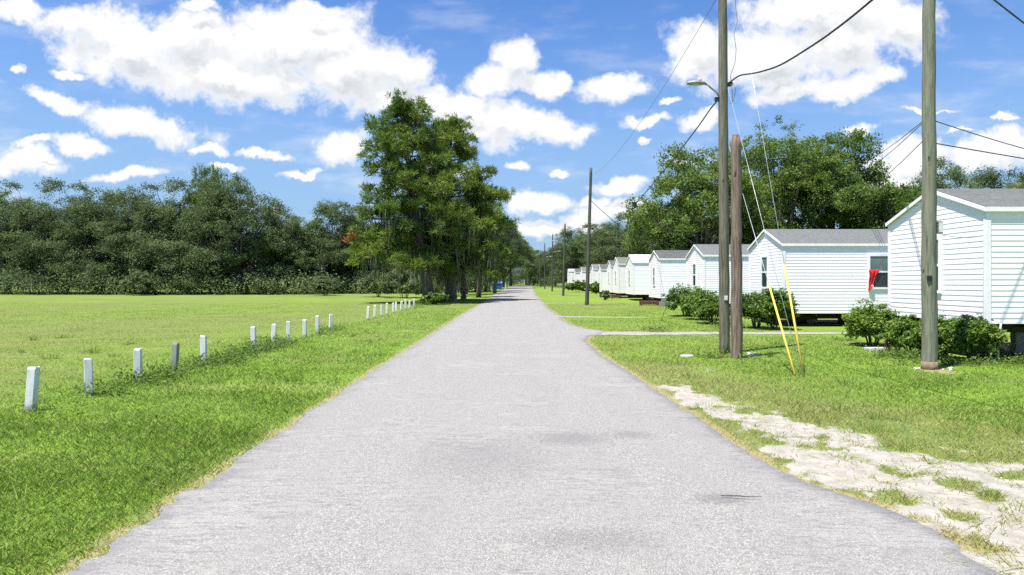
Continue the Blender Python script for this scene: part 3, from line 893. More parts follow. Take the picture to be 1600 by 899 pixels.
    palm('cabbage_palm', 'slimmer cabbage palm partly hidden behind the stout palm', (at(724, 70), 70, .05), 4.4, 22, 1.1, 6)
    palm('cabbage_palm', 'small palm with pale drooping fronds over the blue dumpster', (at(764, 128), 128, gz(128)), 3.3, 20, 1.5, 8)
    palm('cabbage_palm', 'tall palm top showing above the roof of the home closest to the camera', (at(1598, 62), 62, .02), 9.6, 26, 1.6, 12)
    shrub('palmetto', 'dark low palmetto clump at the foot of the tallest pine', (at(678, 57), 57, 0), 1.25, 1.0, .95, 33, 18, 220, .26, mat='shrub', cat='bush')
    # ---- behind the homes
    rt = [(1098, 232, 74, 'bigB', 1.0, 'broad green oak behind the homes, seen past the tall lamp pole', 1.2),
          (1218, 203, 80, 'bigA', 1.0, 'largest spreading oak rising behind the homes', 2.2),
          (1302, 214, 84, 'bigB', .92, 'green oak joined to the far side of the largest oak behind the homes', 4.0),
          (1362, 296, 76, 'lowG', 1.1, 'low bright green tree between the largest oak and the first roof', .5),
          (1416, 305, 84, 'lowG', 1.1, 'low green tree just beyond the gable of the first home', 3.5),
          (1480, 254, 92, 'oakA', .82, 'dark grey green oak above the roof of the first home', 2.0),
          (1552, 268, 96, 'oakC', .9, 'smaller dark oak beside the one above the first roof', 5.0),
          (1064, 352, 80, 'lowG', 1.1, 'yellowish low tree under the broad oak behind the homes', 2.0),
          (1150, 340, 78, 'lowG', 1.2, 'low tree filling the gap behind the two utility poles', 4.4)]
    for (px, py, Y, k, wr, lab, rz) in rt:
        h = zt(py, Y)-gz(Y); s = h/hs[k]
        place_tree(k, (at(px, Y), Y, gz(Y)), rz, (s*wr, s*wr, s), 'oak_tree', lab, group='trees behind the homes')
    far = [(1026, 336, 122, 'oakA', 'dark oak behind the homes beside the broad green oak'), (985, 335, 140, 'oakB', 'rounded dark oak above the white roofed home'),
           (948, 352, 155, 'oakA', 'dark oak above the middle of the row of homes'), (915, 352, 172, 'oakB', 'dark oak behind the second far pole'),
           (893, 360, 192, 'oakC', 'dark oak above the last home in the row'), (868, 384, 205, 'oakA', 'dark oak behind the farthest poles of the row'),
           (846, 392, 228, 'oakB', 'oak closing the view at the end of the road on the pole side'), (822, 388, 250, 'oakA', 'oak standing straight ahead where the road ends')]
    for (px, py, Y, k, lab) in far:
        h = zt(py, Y)-gz(Y); s = h/hs[k]
        place_tree(k, (at(px, Y), Y, gz(Y)), rnd.uniform(0, 6), (s*1.15, s*1.15, s), 'oak_tree', lab, group='trees behind the homes')
    wood_mass('far_woodland', 'dark mass of trees closing the end of the road and standing behind the homes',
              [(-34, 16, 226, 248, 9.5, 9.5, 1500), (12, 40, 200, 226, 11, 13, 600), (26, 55, 120, 150, 12, 13, 900), (45, 120, 96, 118, 9, 11, 1500), (-40, -12, 140, 170, 9, 9, 500)], 6)

# ------------------------------------------------------------------ mobile homes
SLOPE_RISE = .76
def siding_wall(mb, W, z0, z1, frame, gable=0.0, pitch=.133, lip=.008):
    """lap siding of width W; frame(u, z, out) -> point; gable = rise above z1 at mid width"""
    z = z0; zmax = z1+gable
    def span(zz):
        if zz <= z1 or gable <= 0: return 0, W
        f = (zz-z1)/gable; return W*.5*f, W-W*.5*f
    while z < zmax-.01:
        t = min(z+pitch, zmax-.002)
        a0, b0 = span(z); a1, b1 = span(t)
        mb.add([frame(a0, z, lip), frame(b0, z, lip), frame(b1, t, 0), frame(a1, t, 0), frame(a0, z, 0), frame(b0, z, 0),
                frame(a0, z+pitch*.22, lip*.95), frame(b0, z+pitch*.22, lip*.95)],
               [(0, 1, 7, 6), (6, 7, 2, 3), (4, 5, 1, 0)])
        z += pitch

def add_window(parent, frame, u0, u1, z0, z1, label=None):
    """double hung window; frame(u, z, out)"""
    def bx(a, b, c, d, o0, o1, mb):
        P = [frame(u, z, o) for o in (o0, o1) for (u, z) in ((a, c), (b, c), (b, d), (a, d))]
        mb.add(P, [(0,3,2,1),(4,5,6,7),(0,1,5,4),(1,2,6,5),(2,3,7,6),(3,0,4,7)])
    t = .055; zm = (z0+z1)/2
    w = MB()
    bx(u0-.06, u1+.06, z0-.06, z0+t*.4, .0, .045, w); bx(u0-.06, u1+.06, z1-t*.4, z1+.07, .0, .045, w)
    bx(u0-.06, u0+t*.4, z0+t*.4, z1-t*.4, .0, .045, w); bx(u1-t*.4, u1+.06, z0+t*.4, z1-t*.4, .0, .045, w)
    win = w.build('window', M['trim'], parent)
    f = MB(); bx(u0+.022, u1-.022, zm-.035, zm+.03, .012, .040, f)
    f.build('frame', M['trim'], win)
    g = MB(); bx(u0+.022, u1-.022, zm+.03, z1-.022, .004, .022, g); g.build('pane', M['glassup'], win)
    g = MB(); bx(u0+.022, u1-.022, z0+.022, zm-.035, .004, .018, g); g.build('pane', M['glass'], win)

def home(label, X, Yn, W, L, zb, ze, rise=SLOPE_RISE, roof='shingle', side_windows=(), gable_window=(.33, .50), eave_over=.05, rot=0, blocks=True):
    t = thing('mobile_home', label, 'mobile home', (X, Yn, gz(Yn)), rot, 'white mobile homes in a row')
    wl = MB()
    siding_wall(wl, L, zb, ze, lambda u, z, o: (u, -o, z), lip=.0085)
    siding_wall(wl, L, zb, ze, lambda u, z, o: (L-u, W+o, z), lip=.0085)
    siding_wall(wl, W, zb, ze, lambda u, z, o: (-o, W-u, z), rise)
    siding_wall(wl, W, zb, ze, lambda u, z, o: (L+o, u, z), rise)
    wl.add([(0, 0, zb+.005), (L, 0, zb+.005), (L, W, zb+.005), (0, W, zb+.005)], [(0, 3, 2, 1)])
    wl.build('wall', M['siding'], t)
    cw = .085
    for (x, y) in ((0, 0), (0, W), (L, 0), (L, W)):
        sx = 1 if x == 0 else -1; sy = 1 if y == 0 else -1
        x0, x1 = sorted((x-sx*.026, x+sx*cw)); y0, y1 = sorted((y-sy*.026, y+sy*cw))
        ct = MB(); ct.box((x0, y0, zb-.01), (x1, y1, ze-.005)); ct.build('corner_trim', M['trim'], t)
    # roof: two slabs with an overhang
    sl = rise/(W/2); ov = eave_over; gb = .06; th = .05
    rf = MB()
    e = ze - sl*ov
    rf.prism([(-ov, e), (W/2, ze+rise), (W+ov, e), (W+ov, e+th), (W/2, ze+rise+th), (-ov, e+th)], 'x', -gb, L+gb)
    roofo = rf.build('roof', M[roof], t)
    if roof != 'whiteroof':                           # shingle courses
        rc = MB()
        nrow = int(math.hypot(W/2+ov, rise)/.14)
        for k in range(nrow):
            f0 = k/nrow; f1 = (k+1)/nrow
            for sgn in (0, 1):
                ya, yb = -ov+(W/2+ov)*f0, -ov+(W/2+ov)*f1
                za, zb2 = e+th+(ze+rise-e)*f0, e+th+(ze+rise-e)*f1
                if sgn: ya, yb = W-ya, W-yb
                q = [(-gb, ya, za+.014), (L+gb, ya, za+.014), (L+gb, yb, zb2+.003), (-gb, yb, zb2+.003), (-gb, ya, za+.001), (L+gb, ya, za+.001)]
                rc.add(q, [(0, 1, 2, 3), (4, 5, 1, 0)] if not sgn else [(3, 2, 1, 0), (0, 1, 5, 4)])
        rc.build('shingles', M[roof], roofo)
    d = .10
    for xx in (-gb-.022, L+gb):
        fa = MB()
        for sgn in (0, 1):
            pts = [(-ov-.0, e+th-.004), (W/2, ze+rise+th-.004), (W/2, ze+rise+th-d), (-ov-.0, e+th-d)]
            if sgn: pts = [(W-a, b) for a, b in pts]
            fa.prism(pts, 'x', xx, xx+.022)
        fa.build('rake_board', M['trim'], t)
    gu = MB()
    for (a, b) in ((-ov-.024, -ov), (W+ov, W+ov+.024)):
        gu.box((-gb-.022, a, e-.055), (L+gb+.022, b, e+th+.003))
    gu.box((-gb, -ov, e-.03), (L+gb, -.024, e-.012)); gu.box((-gb, W+.024, e-.03), (L+gb, W+ov, e-.012))
    gu.build('eave_board', M['trim'], t)
    if gable_window:
        fr = lambda u, z, o: (-o-.012, W-u, z)
        c = W/2; add_window(t, fr, c-.37, c+.37, 1.66, 3.05)
    for (u0, u1, z0, z1) in side_windows:
        add_window(t, lambda u, z, o: (u, -o-.012, z), u0, u1, z0, z1)
    # chassis and piers below, plus a dark sheet standing in for shade
    ch = MB()
    for y in (W*.25, W*.75): ch.box((.15, y-.08, zb-.28), (L-.15, y+.08, zb+.002))
    for k in range(int(L/1.2)): ch.box((.2+k*1.2, .1, zb-.12), (.28+k*1.2, W-.1, zb))
    ch.box((.25, .3, .03), (L-.3, W-.2, .08))  # near-black sheet just over the ground, imitates the deep shade under the floor
    ch.build('chassis_and_shade_sheet', M['steel'], t)
    if blocks:
        for k in range(int(L/2.6)):
            for y in (1.35, W*.5+.3, W-.75):
                b = MB()
                for q in range(max(1, int((zb-.1)/.2))):
                    b.box((1.6+k*2.4+.008*(q % 2), y-.1, -.02+q*.203), (2.0+k*2.4, y+.1, .18+q*.203))
                b.build('pier', M['block'], t)
    return t

def homes():
    X = 11.2
    specs = [
     (X, 16.37, 4.33, 15, .90, 3.66, .72, 'shingle', 'mobile home standing behind the trimmed hedge and the thick green pole'),
     (X, 29.0, 4.3, 14, .57, 3.50, .76, 'shingle', 'white mobile home with a red cloth hanging from its side window'),
     (X, 41.5, 4.3, 14, .60, 3.52, .74, 'shingle', 'white mobile home with a light grey roof seen behind the two close poles'),
     (X, 54.6, 4.4, 14, .62, 3.75, .74, 'shingledark', 'white mobile home with a dark grey roof above the dark red timber step'),
     (X, 67.4, 4.4, 14, .62, 3.80, .80, 'whiteroof', 'mobile home with a plain white metal roof midway along the row'),
     (X, 77.2, 4.4, 14, .55, 3.85, .8, 'shingle', 'white home with a grey roof just past the first white metal roof'),
     (11.75, 87.5, 4.4, 14, .45, 3.8, .76, 'shingledark', 'seventh white home counted along the row from the camera'),
     (11.6, 97.0, 4.4, 14, .35, 3.5, .76, 'shingledark', 'eighth white home counted along the row, with a dark grey roof'),
     (11.6, 107.0, 4.4, 14, .35, 3.7, .8, 'shingle', 'ninth white home counted along the row, behind the leafy plant'),
     (X, 122, 4.4, 14, .35, 3.55, .76, 'shingle', 'tenth white home counted along the row, partly behind the slim dark pole'),
     (X, 137, 4.4, 14, .4, 3.5, .76, 'shingledark', 'eleventh home counted along the row, next to the last white roof'),
     (10.9, 151, 4.6, 14, .4, 3.9, .5, 'whiteroof', 'last home of the row with a white roof beside the dark trees')]
    for i, (x, y, W, L, zb, ze, rise, rf, lab) in enumerate(specs):
        sw = ()
        if i == 1: sw = ((3.64, 4.44, 1.66, 3.02),)
        if i == 0: sw = ((3.2, 4.0, 1.9, 3.2),)
        if i in (2, 3, 5): sw = ((4.2, 5.0, 1.66, 3.0),)
        home(lab, x, y, W, L, zb, ze, rise, rf, sw, blocks=i < 6)
    # red cloth caught in the window
    def cloth_bits(name, poly, mat, parent):
        """poly rows: (z, x0, x1); a thin folded sheet"""
        mb = MB(); n = 9; vs = []
        for (z, a, b) in poly:
            for k in range(n):
                x = a+(b-a)*k/(n-1)
                vs.append((x, -.085-.022*math.sin(k*1.9+z*3)-.012*math.sin(z*9), z))
        m = len(vs)
        fs = [(i*n+k, i*n+k+1, (i+1)*n+k+1, (i+1)*n+k) for i in range(len(poly)-1) for k in range(n-1)]
        back = [(x, y+.012, z) for x, y, z in vs]
        rim = [(k, m+k, m+k+1, k+1) for k in range(n-1)]
        mb.add(vs+back, fs+[tuple(m+i for i in reversed(f)) for f in fs]+rim, True)
        return mb.build(name, mat, parent)
    x0 = 3.60
    c = cloth_bits('cloth', [(2.42, x0-.02, x0+.47), (2.34, x0-.01, x0+.42), (2.25, x0+.01, x0+.34), (2.15, x0+.02, x0+.26), (2.0, x0+.0, x0+.22), (1.85, x0-.02, x0+.17), (1.72, x0-.02, x0+.13), (1.55, x0-.03, x0+.07)], M['redcloth'], None)
    c.location = (X, 29.0, 0)
    props(c, 'red cloth draped over the sill of the side window', 'cloth')
    cloth_bits('white_hem', [(1.78, x0+.09, x0+.17), (1.68, x0+.05, x0+.17), (1.56, x0+.03, x0+.15)], M['whitecloth'], c)

# ------------------------------------------------------------------ poles and wires
def sag(a, b, s, n=14):
    a, b = Vector(a), Vector(b)
    return [a.lerp(b, i/n) - Vector((0, 0, 4*s*(i/n)*(1-i/n))) for i in range(n+1)]

def pole(label, x, y, H, r0, r1, mat, lean=(0, 0), lamp=None, group='wooden utility poles', base=None, extras=(), name='utility_pole', ragged=False):
    t = thing(name, label, 'pole', (x, y, gz(y)), 0, group)
    rnd = random.Random(int(x*100+y))
    mb = MB(); n = 14; segs = 22
    pts = []; rad = []
    for i in range(segs+1):
        f = i/segs
        pts.append((lean[0]*f + .012*rnd.uniform(-1, 1)*(y < 30), lean[1]*f, -.3 + (H+.3)*f)); rad.append((r0+(r1-r0)*f)*(1+.018*rnd.uniform(-1, 1)))
    mb.tube(pts, rad, n)
    s = mb.build('shaft', M[mat], t)
    if ragged:
        for v in s.data.vertices:
            if v.co.z > H-.1: v.co.z += rnd.uniform(-.14, .1)
    if lamp:
        ln, z, side = lamp                            # arm length, height, direction in x
        a = MB(); q = side
        a.tube([(q*r1, 0, z-.28), (q*(r1+.10), 0, z-.10), (q*(r1+.25), 0, z+.02), (q*(r1+.55*ln+.1), 0, z+.10), (q*(r1+ln), 0, z+.13)], .028, 8)
        arm = a.build('lamp_arm', M['lampmetal'], t)
        h = MB()
        for k, (u0, hw, th) in enumerate(((0, .07, .055),)): pass
        prof = [(0, .05, .05), (.06, .085, .06), (.2, .13, .075), (.34, .14, .075), (.46, .11, .06), (.53, .04, .03)]
        vs = []; m = 10
        for (u, hw, th) in prof:
            for k in range(m):
                an = 2*math.pi*k/m
                vs.append((q*(r1+ln-.04+u), hw*math.cos(an), z+.14+th*math.sin(an)*(1 if math.sin(an) > 0 else .55)))
        h.add(vs, [(i*m+k, i*m+(k+1) % m, (i+1)*m+(k+1) % m, (i+1)*m+k) for i in range(len(prof)-1) for k in range(m)] + [tuple(range(m)), tuple(len(vs)-1-k for k in range(m))], True)
        h.tube([(q*(r1+ln+.12), 0, z+.20), (q*(r1+ln+.12), 0, z+.27)], .035, 8)
        head = h.build('lamp_head', M['lampmetal'], arm)
        l = MB(); l.tube([(q*(r1+ln+.25), 0, z+.108), (q*(r1+ln+.25), 0, z+.082)], [.10, .07], 10); l.build('lens', M['lens'], arm)
    for (nm, a, b, mt) in extras:
        e = MB(); e.box(a, b); e.build(nm, M[mt], t)
    if base:
        b = MB(); b.tube([(0, 0, -.05), (0, 0, base)], [r0*1.02+.004, r0+.004], 14); b.build('scuffed_base', M['clay'], t)
    return t

def wire(label, pts, r, mat='cable', cat='cable', group='overhead wires', name='overhead_wire', n=6):
    mb = MB(); mb.tube(pts, r, n); o = mb.build(name, M[mat])
    return props(o, label, cat, group)

def utilities():
    pole('tall dark utility pole carrying a street lamp, beside the broken brown pole', 5.46, 18.2, 11.9, .145, .105, 'pole', (-.06, 0), (.42, 7.05, -1),
         extras=[('bracket', (.09, -.06, 7.12), (.20, .05, 7.22), 'black'), ('clamp', (-.26, -.05, 6.72), (-.10, .04, 6.82), 'black'), ('sign_tag', (-.045, -.155, 1.42), (.035, -.128, 1.54), 'whitecloth'), ('wire_clip', (.08, -.07, 5.42), (.17, .03, 5.52), 'lampmetal')])
    pole('broken weathered brown pole standing close against the tall dark lamp pole', 5.42, 17.05, 5.55, .150, .120, 'polered', (-.02, 0), ragged=True)
    pole('thick grey green utility pole in front of the first home and its hedge', 8.94, 14.9, 8.5, .160, .122, 'polegreen', (-.01, 0), base=.17,
         extras=[('meter_box', (.135, -.10, 2.95), (.235, .0, 3.22), 'lampmetal'), ('box_lid', (.145, -.125, 2.98), (.225, -.103, 3.19), 'whitecloth'), ('cable_clip', (-.13, -.165, 1.93), (-.04, -.12, 2.04), 'black')])
    pole('slim grey pole with a pointed top standing on the verge past the second driveway', 5.55, 56.5, 11.35, .17, .11, 'polefar', (.35, 0))
    pole('second slim grey pole along the verge with a small lamp on its road side', 5.6, 88, 9.3, .16, .11, 'polefar', (.25, 0), (.9, 6.9, -1))
    pole('third slim pole along the verge with a lamp on the side of the homes', 5.7, 120, 10.1, .15, .1, 'polefar', (.1, 0), (1.0, 6.9, 1))
    pole('fourth slim pole along the verge, thin and far', 5.5, 150, 10.1, .15, .1, 'polefar', (0, 0), (1.0, 7.0, 1))
    pole('fifth slim pole along the verge, before the dark trees', 5.5, 184, 9.6, .15, .1, 'polefar', (0, 0))
    pole('farthest slim pole along the verge by the end of the road', 5.5, 214, 9.4, .15, .1, 'polefar', (0, 0), (1.0, 6.5, -1))
    # wires
    pts = [(5.60, 18.15, 7.22), (5.60, 17.4, 7.16), (5.58, 16.6, 6.96), (5.55, 15.7, 6.74), (5.5, 14.4, 6.48), (5.46, 13.0, 6.33), (5.46, 11.9, 6.27), (5.46, 10.6, 6.27), (5.46, 8.5, 6.36), (5.46, 4, 6.7), (5.46, -6, 7.2), (5.46, -21, 7.5)]
    P_ = [Vector(p) for p in pts]; sm = []
    for i in range(len(P_)-1):                        # smooth curve through the points
        a, b, c, d = P_[max(i-1, 0)], P_[i], P_[i+1], P_[min(i+2, len(P_)-1)]
        for k in range(6):
            t = k/6
            sm.append(.5*((2*b) + (c-a)*t + (2*a-5*b+4*c-d)*t*t + (3*b-a-3*c+d)*t**3))
    sm.append(P_[-1])
    wire('thick black cable swooping up from the lamp pole across the clouds', sm, .019, n=7)
    wire('thin wire high on the lamp pole running slack toward the next slim pole', sag((5.42, 18.2, 9.75), (5.75, 56.5, 10.6), .9), .008, 'cablegrey')
    jn = (5.5, 32.6, 5.63)
    wire('twisted dark cable dropping from below the street lamp to a splice in mid air', [(5.28, 18.2, 6.75), (5.3, 18.9, 6.72)] + sag((5.32, 19.4, 6.65), jn, .10)[1:], .019, n=7)
    s = MB(); s.box((5.42, 32.5, 5.5), (5.58, 32.85, 5.7)); s.box((5.46, 32.4, 5.42), (5.54, 32.6, 5.52)); o = s.build('cable_splice', M['black'])
    props(o, 'small black splice where the twisted cable divides', 'splice')
    wire('service wire from the splice to the light grey roofed home', sag(jn, (11.3, 43.6, 4.35), .15), .014)
    wire('service wire from the splice to the dark roofed home', sag(jn, (11.3, 56.8, 4.5), .3), .014)
    wire('service wire from the slim pointed pole down to the dark roofed home', sag((5.75, 56.5, 8.8), (11.6, 57.6, 4.6), .35), .022)
    wire('upper pair wire from the thick green pole into the largest oak', sag((8.85, 14.9, 5.45), (33.2, 73, 14.6), .9), .009)
    wire('second wire just below the upper one from the thick green pole into the largest oak', sag((8.85, 14.9, 5.42), (33.0, 73, 14.1), 1.2), .009)
    wire('lower wire from the thick green pole into the largest oak', sag((8.84, 14.9, 5.02), (34.4, 73, 11.4), .8), .009)
    wire('upper wire from the thick green pole to the roof of the first home', sag((9.05, 14.9, 5.42), (19.0, 18.5, 4.5), .22), .010)
    wire('lower wire from the thick green pole to the roof of the first home', sag((9.05, 14.9, 4.93), (19.2, 18.0, 4.2), .02), .012)
    wire('black cable crossing the upper corner of the sky toward the first home', sag((3.0, 7.76, 6.97), (17.4, 16.32, 3.92), .0), .013)
    wire('short thin wire strung from the box on the thick green pole to the first gable', sag((9.14, 14.85, 2.93), (11.22, 16.5, 2.97), .03), .006, 'cablegrey')
    sq = [(5.64, 18.2, 7.15), (5.62, 18.2, 7.4), (5.74, 18.2, 7.75), (5.77, 18.2, 8.1), (5.71, 18.2, 8.5), (5.80, 18.2, 8.85), (5.76, 18.2, 9.2), (5.74, 18.2, 9.6), (5.6, 18.2, 10.2), (5.5, 18.2, 10.6)]
    wire('thin kinked wire hanging loose beside the top of the lamp pole', sq, .008, 'cablegrey')
    wire('small loop of slack wire under the bracket of the lamp pole', [(5.60, 18.1, 7.2), (5.64, 18.1, 6.95), (5.63, 18.1, 6.7), (5.60, 18.1, 6.62), (5.68, 18.1, 6.75), (5.72, 18.1, 7.0), (5.66, 18.1, 7.2)], .010, 'cablegrey')
    # guys
    def guy(label, a, b, guard, r=.007):
        t = thing('guy_wire', label, 'guy wire', a, 0, 'guy wires of the lamp pole')
        d = Vector(b)-Vector(a)
        mb = MB(); mb.tube([Vector((0, 0, 0)) - d.normalized()*.2, d*.5, d], r, 6); mb.build('strand', M['wirepale'], t)
        if guard:
            g = MB(); u = d.normalized(); g.tube([u*.03, u*guard*.5, u*guard], [.026, .024, .021], 8); g.build('guard', M['yellow'], t)
        return t
    guy('guy wire in a shorter yellow guard tied low on the lamp pole', (5.57, 13.8, 0), (5.55, 18.1, 5.5), 2.35)
    guy('guy wire in a tall yellow guard rising to the top of the lamp pole', (5.66, 13.6, 0), (5.50, 18.1, 11.2), 2.45)
    guy('bare pale guy wire between the two in yellow guards', (5.74, 13.9, 0), (5.52, 18.1, 7.05), 0, .0065)

# ------------------------------------------------------------------ small things
def small():
    # posts along the lawn
    nth = ['first', 'second', 'third', 'fourth', 'fifth', 'sixth', 'seventh', 'eighth', 'ninth', 'tenth', 'eleventh']
    rnd = random.Random(8)
    def post_mesh(mat, seed):
        r = random.Random(seed); mb = MB(); w = .062
        q = [(-w, -w), (w, -w), (w, w), (-w, w)]
        b = .010                                     # worn, slightly eased edges
        o = [(-w+b, -w), (w-b, -w), (w, -w+b), (w, w-b), (w-b, w), (-w+b, w), (-w, w-b), (-w, -w+b)]
        lv = [(-.15, 1), (.02, 1.0), (.3, .985), (.6, .98), (.628, .90)]
        vs = [(x*s, y*s, z + (.012*r.uniform(-1, 1) if z > .55 else 0)) for z, s in lv for x, y in o]
        fs = [(i*8+k, i*8+(k+1) % 8, (i+1)*8+(k+1) % 8, (i+1)*8+k) for i in range(4) for k in range(8)] + [tuple(32+k for k in range(8))]
        mb.add(vs, fs); ob = mb.build('fence_post', M[mat]); me = ob.data; bpy.data.objects.remove(ob); return me
    wm = [post_mesh('post', s) for s in (1, 2, 3)]; gm = post_mesh('postgrey', 4)
    near = [48, 139.5, 216, 272, 318.5, 397, 427.5, 450, 476, 496, 516.5]
    far = [574.5, 585.5, 596, 604.5, 614, 619, 627, 634, 639.5, 647]
    for i, px in enumerate(near+far):
        Y = -7.04/((px-812)/F+.016)
        Xp = (px-812)*Y/F
        grey = px in (272,)
        o = link(bpy.data.objects.new('fence_post', gm if grey else wm[i % 3]))
        o.location = (Xp, Y, gz(Y)); o.rotation_euler = (rnd.uniform(-.05, .05), rnd.uniform(-.06, .06), .25+rnd.uniform(-.25, .25))
        o.scale = (1, 1, rnd.uniform(.96, 1.06)*(1.04 if i > 10 else 1))
        if i == 0: lab = 'short white post standing alone closest to the camera on the lawn'
        elif grey: lab = 'bare grey post, the only unpainted one in the row of white posts'
        elif i < 11: lab = '%s short white post counted along the row from the camera' % nth[i]
        else: lab = '%s white post of the far cluster beyond the gap, counted from the camera' % nth[i-11]
        props(o, lab, 'post', 'short posts along the lawn')
    # weeds round the posts
    rng = np.random.default_rng(19)
    C = []
    for (a, b, n, h) in ((139, 160, 16, .16), (195, 262, 70, .20), (290, 395, 120, .20), (395, 440, 60, .24), (495, 520, 34, .2), (40, 60, 5, .1), (640, 665, 50, .35)):
        for k in range(n):
            px = rng.uniform(a, b); Y = -7.04/((px-812)/F+.016)
            C.append(((px-812)*Y/F + rng.normal(.25, .28), Y + rng.normal(0, .25), rng.uniform(.03, h)))
    C = np.array(C)
    V, T = leaves(rng, C, np.tile([0, -.3, .6], (len(C), 1)), 20, .10, .065, .5, .8, .4)
    props(link(bpy.data.objects.new('weeds', np_mesh('weeds', V, 4, M['green'], T))), 'leafy weeds and creepers growing round the feet of the posts', 'weeds', kind='stuff')
    # broad leaved weeds near the homes
    C = []
    for (cx, cy, rx, ry, n, h) in ((9.7, 17.3, .7, .5, 90, .14), (9.9, 15.7, 1.4, .25, 60, .12), (12.0, 15.9, .9, .2, 60, .16), (5.1, 25.9, .4, .4, 30, .22), (8.5, 28.5, .8, .5, 40, .15), (4.9, 17.2, .6, .5, 40, .12)):
        C.append(np.stack([rng.normal(cx, rx*.6, n), rng.normal(cy, ry*.6, n), rng.uniform(.02, h, n)], -1))
    C = np.concatenate(C)
    V, T = leaves(rng, C, np.tile([0, 0, 1.0], (len(C), 1)), 14, .08, .06, .6, .8, .4)
    props(link(bpy.data.objects.new('ground_weeds', np_mesh('ground_weeds', V, 4, M['green'], T))), 'low broad leaved weeds at the edge of the hedge and round the poles', 'weeds', kind='stuff')
    # hedge shrubs
    H = [(at(1073, 38), 38, 1.30, 1.3, 1.75, 'rounded shrub at the far end of the hedge, next to the dark red step'),
         (at(1100, 34.5), 34.5, 1.1, 1.5, 1.45, 'darker shrub in the hedge just beyond the lamp pole'),
         (at(1116, 31), 31.2, .8, 1.3, 1.25, 'low shrub seen against the dark side of the lamp pole'),
         (at(1182, 28.3), 28.3, .85, .9, 1.5, 'green shrub to the side of the broken brown pole under the gable window'),
         (at(1210, 27.4), 27.4, .80, .8, 1.65, 'tall green shrub behind the yellow guy guards'),
         (at(1358, 20.6), 20.4, .84, .85, 1.32, 'rounded bright shrub standing apart between the two closest homes'),
         (at(1417, 18.3), 18.2, .52, .6, .98, 'small clipped shrub just before the thick green pole'),
         (at(1472, 16.9), 16.9, .60, .55, 1.05, 'clipped shrub directly behind the thick green pole'),
         (at(1520, 16.5), 16.5, .60, .50, 1.12, 'clipped shrub at the corner of the first home with shoots on top')]
    for i, (x, y, rx, ry, h, lab) in enumerate(H):
        shrub('shrub', lab, (x, y, 0), rx, ry, h, 40+i, 30 if y < 25 else 24, 300 if y < 25 else 260, .085 if y < 25 else .12, group='shrubs in front of the homes')
    shrub('leafy_plant', 'tall leafy plant with broad leaves in front of the ninth home', (at(903, 112), 112, gz(112)), 2.0, 1.2, 1.9, 61, 20, 160, .38)
    shrub('leafy_plant', 'leafy plant showing just past the slim pointed pole', (at(931, 100), 100, gz(100)), .9, .8, 1.7, 62, 20, 110, .34)
    shrub('leafy_plant', 'small yellowish plant on the grass beside the white roofed home', (at(945.5, 70), 70, gz(70)), .55, .5, .95, 63, 18, 90, .2, mat='palm')
    # dumpster up the road
    t = thing('dumpster', 'blue steel dumpster at the roadside under the palm', 'dumpster', (at(776, 138), 138, gz(138)))
    b = MB(); b.prism([(-1.0, .12), (1.0, .12), (1.1, 1.25), (-1.1, 1.25)], 'y', -.75, .75)
    for k in range(5): x = -.9+k*.45; b.box((x-.04, -.80, .15), (x+.04, -.752, 1.2))
    b.box((-1.2, -.83, 1.2), (1.2, -.752, 1.3)); b.box((-1.26, -.4, .6), (-1.09, .4, .78)); b.box((1.09, -.4, .6), (1.26, .4, .78))
    b.build('body', M['bluepaint'], t)
    for x0 in (-1.12, .01):
        l = MB(); l.prism([(-.8, 1.302), (.8, 1.62), (.8, 1.66), (-.8, 1.345)], 'x', x0, x0+1.11); l.build('lid', M['blueroof'], t)
    for x in (-.8, .8):
        for y in (-.55, .55):
            w = MB(); w.tube([(x-.04, y, .09), (x+.04, y, .09)], .09, 10); w.build('caster', M['black'], t)
    o = MB(); o.box((-.07, -.07, -.2), (.07, .07, 1.25)); o.box((-.08, -.08, 1.25), (.08, .08, 1.29)); q = o.build('marker_post', M['post'])
    q.location = (at(789.5, 143), 143, gz(143)); props(q, 'pale wooden marker post just beyond the blue dumpster', 'post')
    # timber steps / hitch frames by the homes
    def step(label, x, y, w):
        t = thing('timber_step', label, 'step', (x, y, gz(y)), 0, 'dark red timber steps')
        m = MB(); m.box((-w/2, -.4, .30), (w/2, .4, .36)); m.build('tread', M['redwood'], t)
        for x_ in (-w/2+.05, w/2-.13):
            for y_ in (-.38, .30): g = MB(); g.box((x_, y_, -.05), (x_+.08, y_+.08, .298)); g.build('leg', M['redwood'], t)
        m = MB(); m.box((-w/2+.01, -.43, .08), (w/2-.01, -.402, .30)); m.build('riser', M['redwood'], t)
    step('dark red timber step on the grass before the dark roofed home', at(1013, 56.5), 55.6, 1.75)
    step('small dark red timber step farther along by the white roofed home', at(962, 76), 75.6, 1.1)
    b = MB(); b.box((-.28, -.2, 0), (.28, .2, .2)); b.box((-.27, -.2, .203), (.28, .19, .41)); b.box((-.1, -.205, .42), (.2, .15, .6)); q = b.build('concrete_blocks', M['block']); q.location = (at(1036, 53), 53, 0)
    props(q, 'grey concrete blocks piled beside the dark red step', 'blocks')
    # hose reel in the hedge
    t = thing('hose_reel', 'dull red hose reel lying in the hedge beside the small clipped shrub', 'hose reel', (at(1386, 18.9), 18.6, .22))
    for k, rr in enumerate((.20, .165, .18)):
        m = MB(); m.tube([(rr*math.cos(a*math.pi/10), -.05+.05*k, rr*math.sin(a*math.pi/10)) for a in range(21)], .026, 7, False); m.build('coil', M['hose'], t)
    m = MB(); m.tube([(0, -.12, 0), (0, .12, 0)], .05, 10)
    for a in range(5): m.tube([(0, -.07, 0), (.2*math.cos(a*1.257), -.07, .2*math.sin(a*1.257))], .014, 6)
    m.build('hub', M['hose'], t)
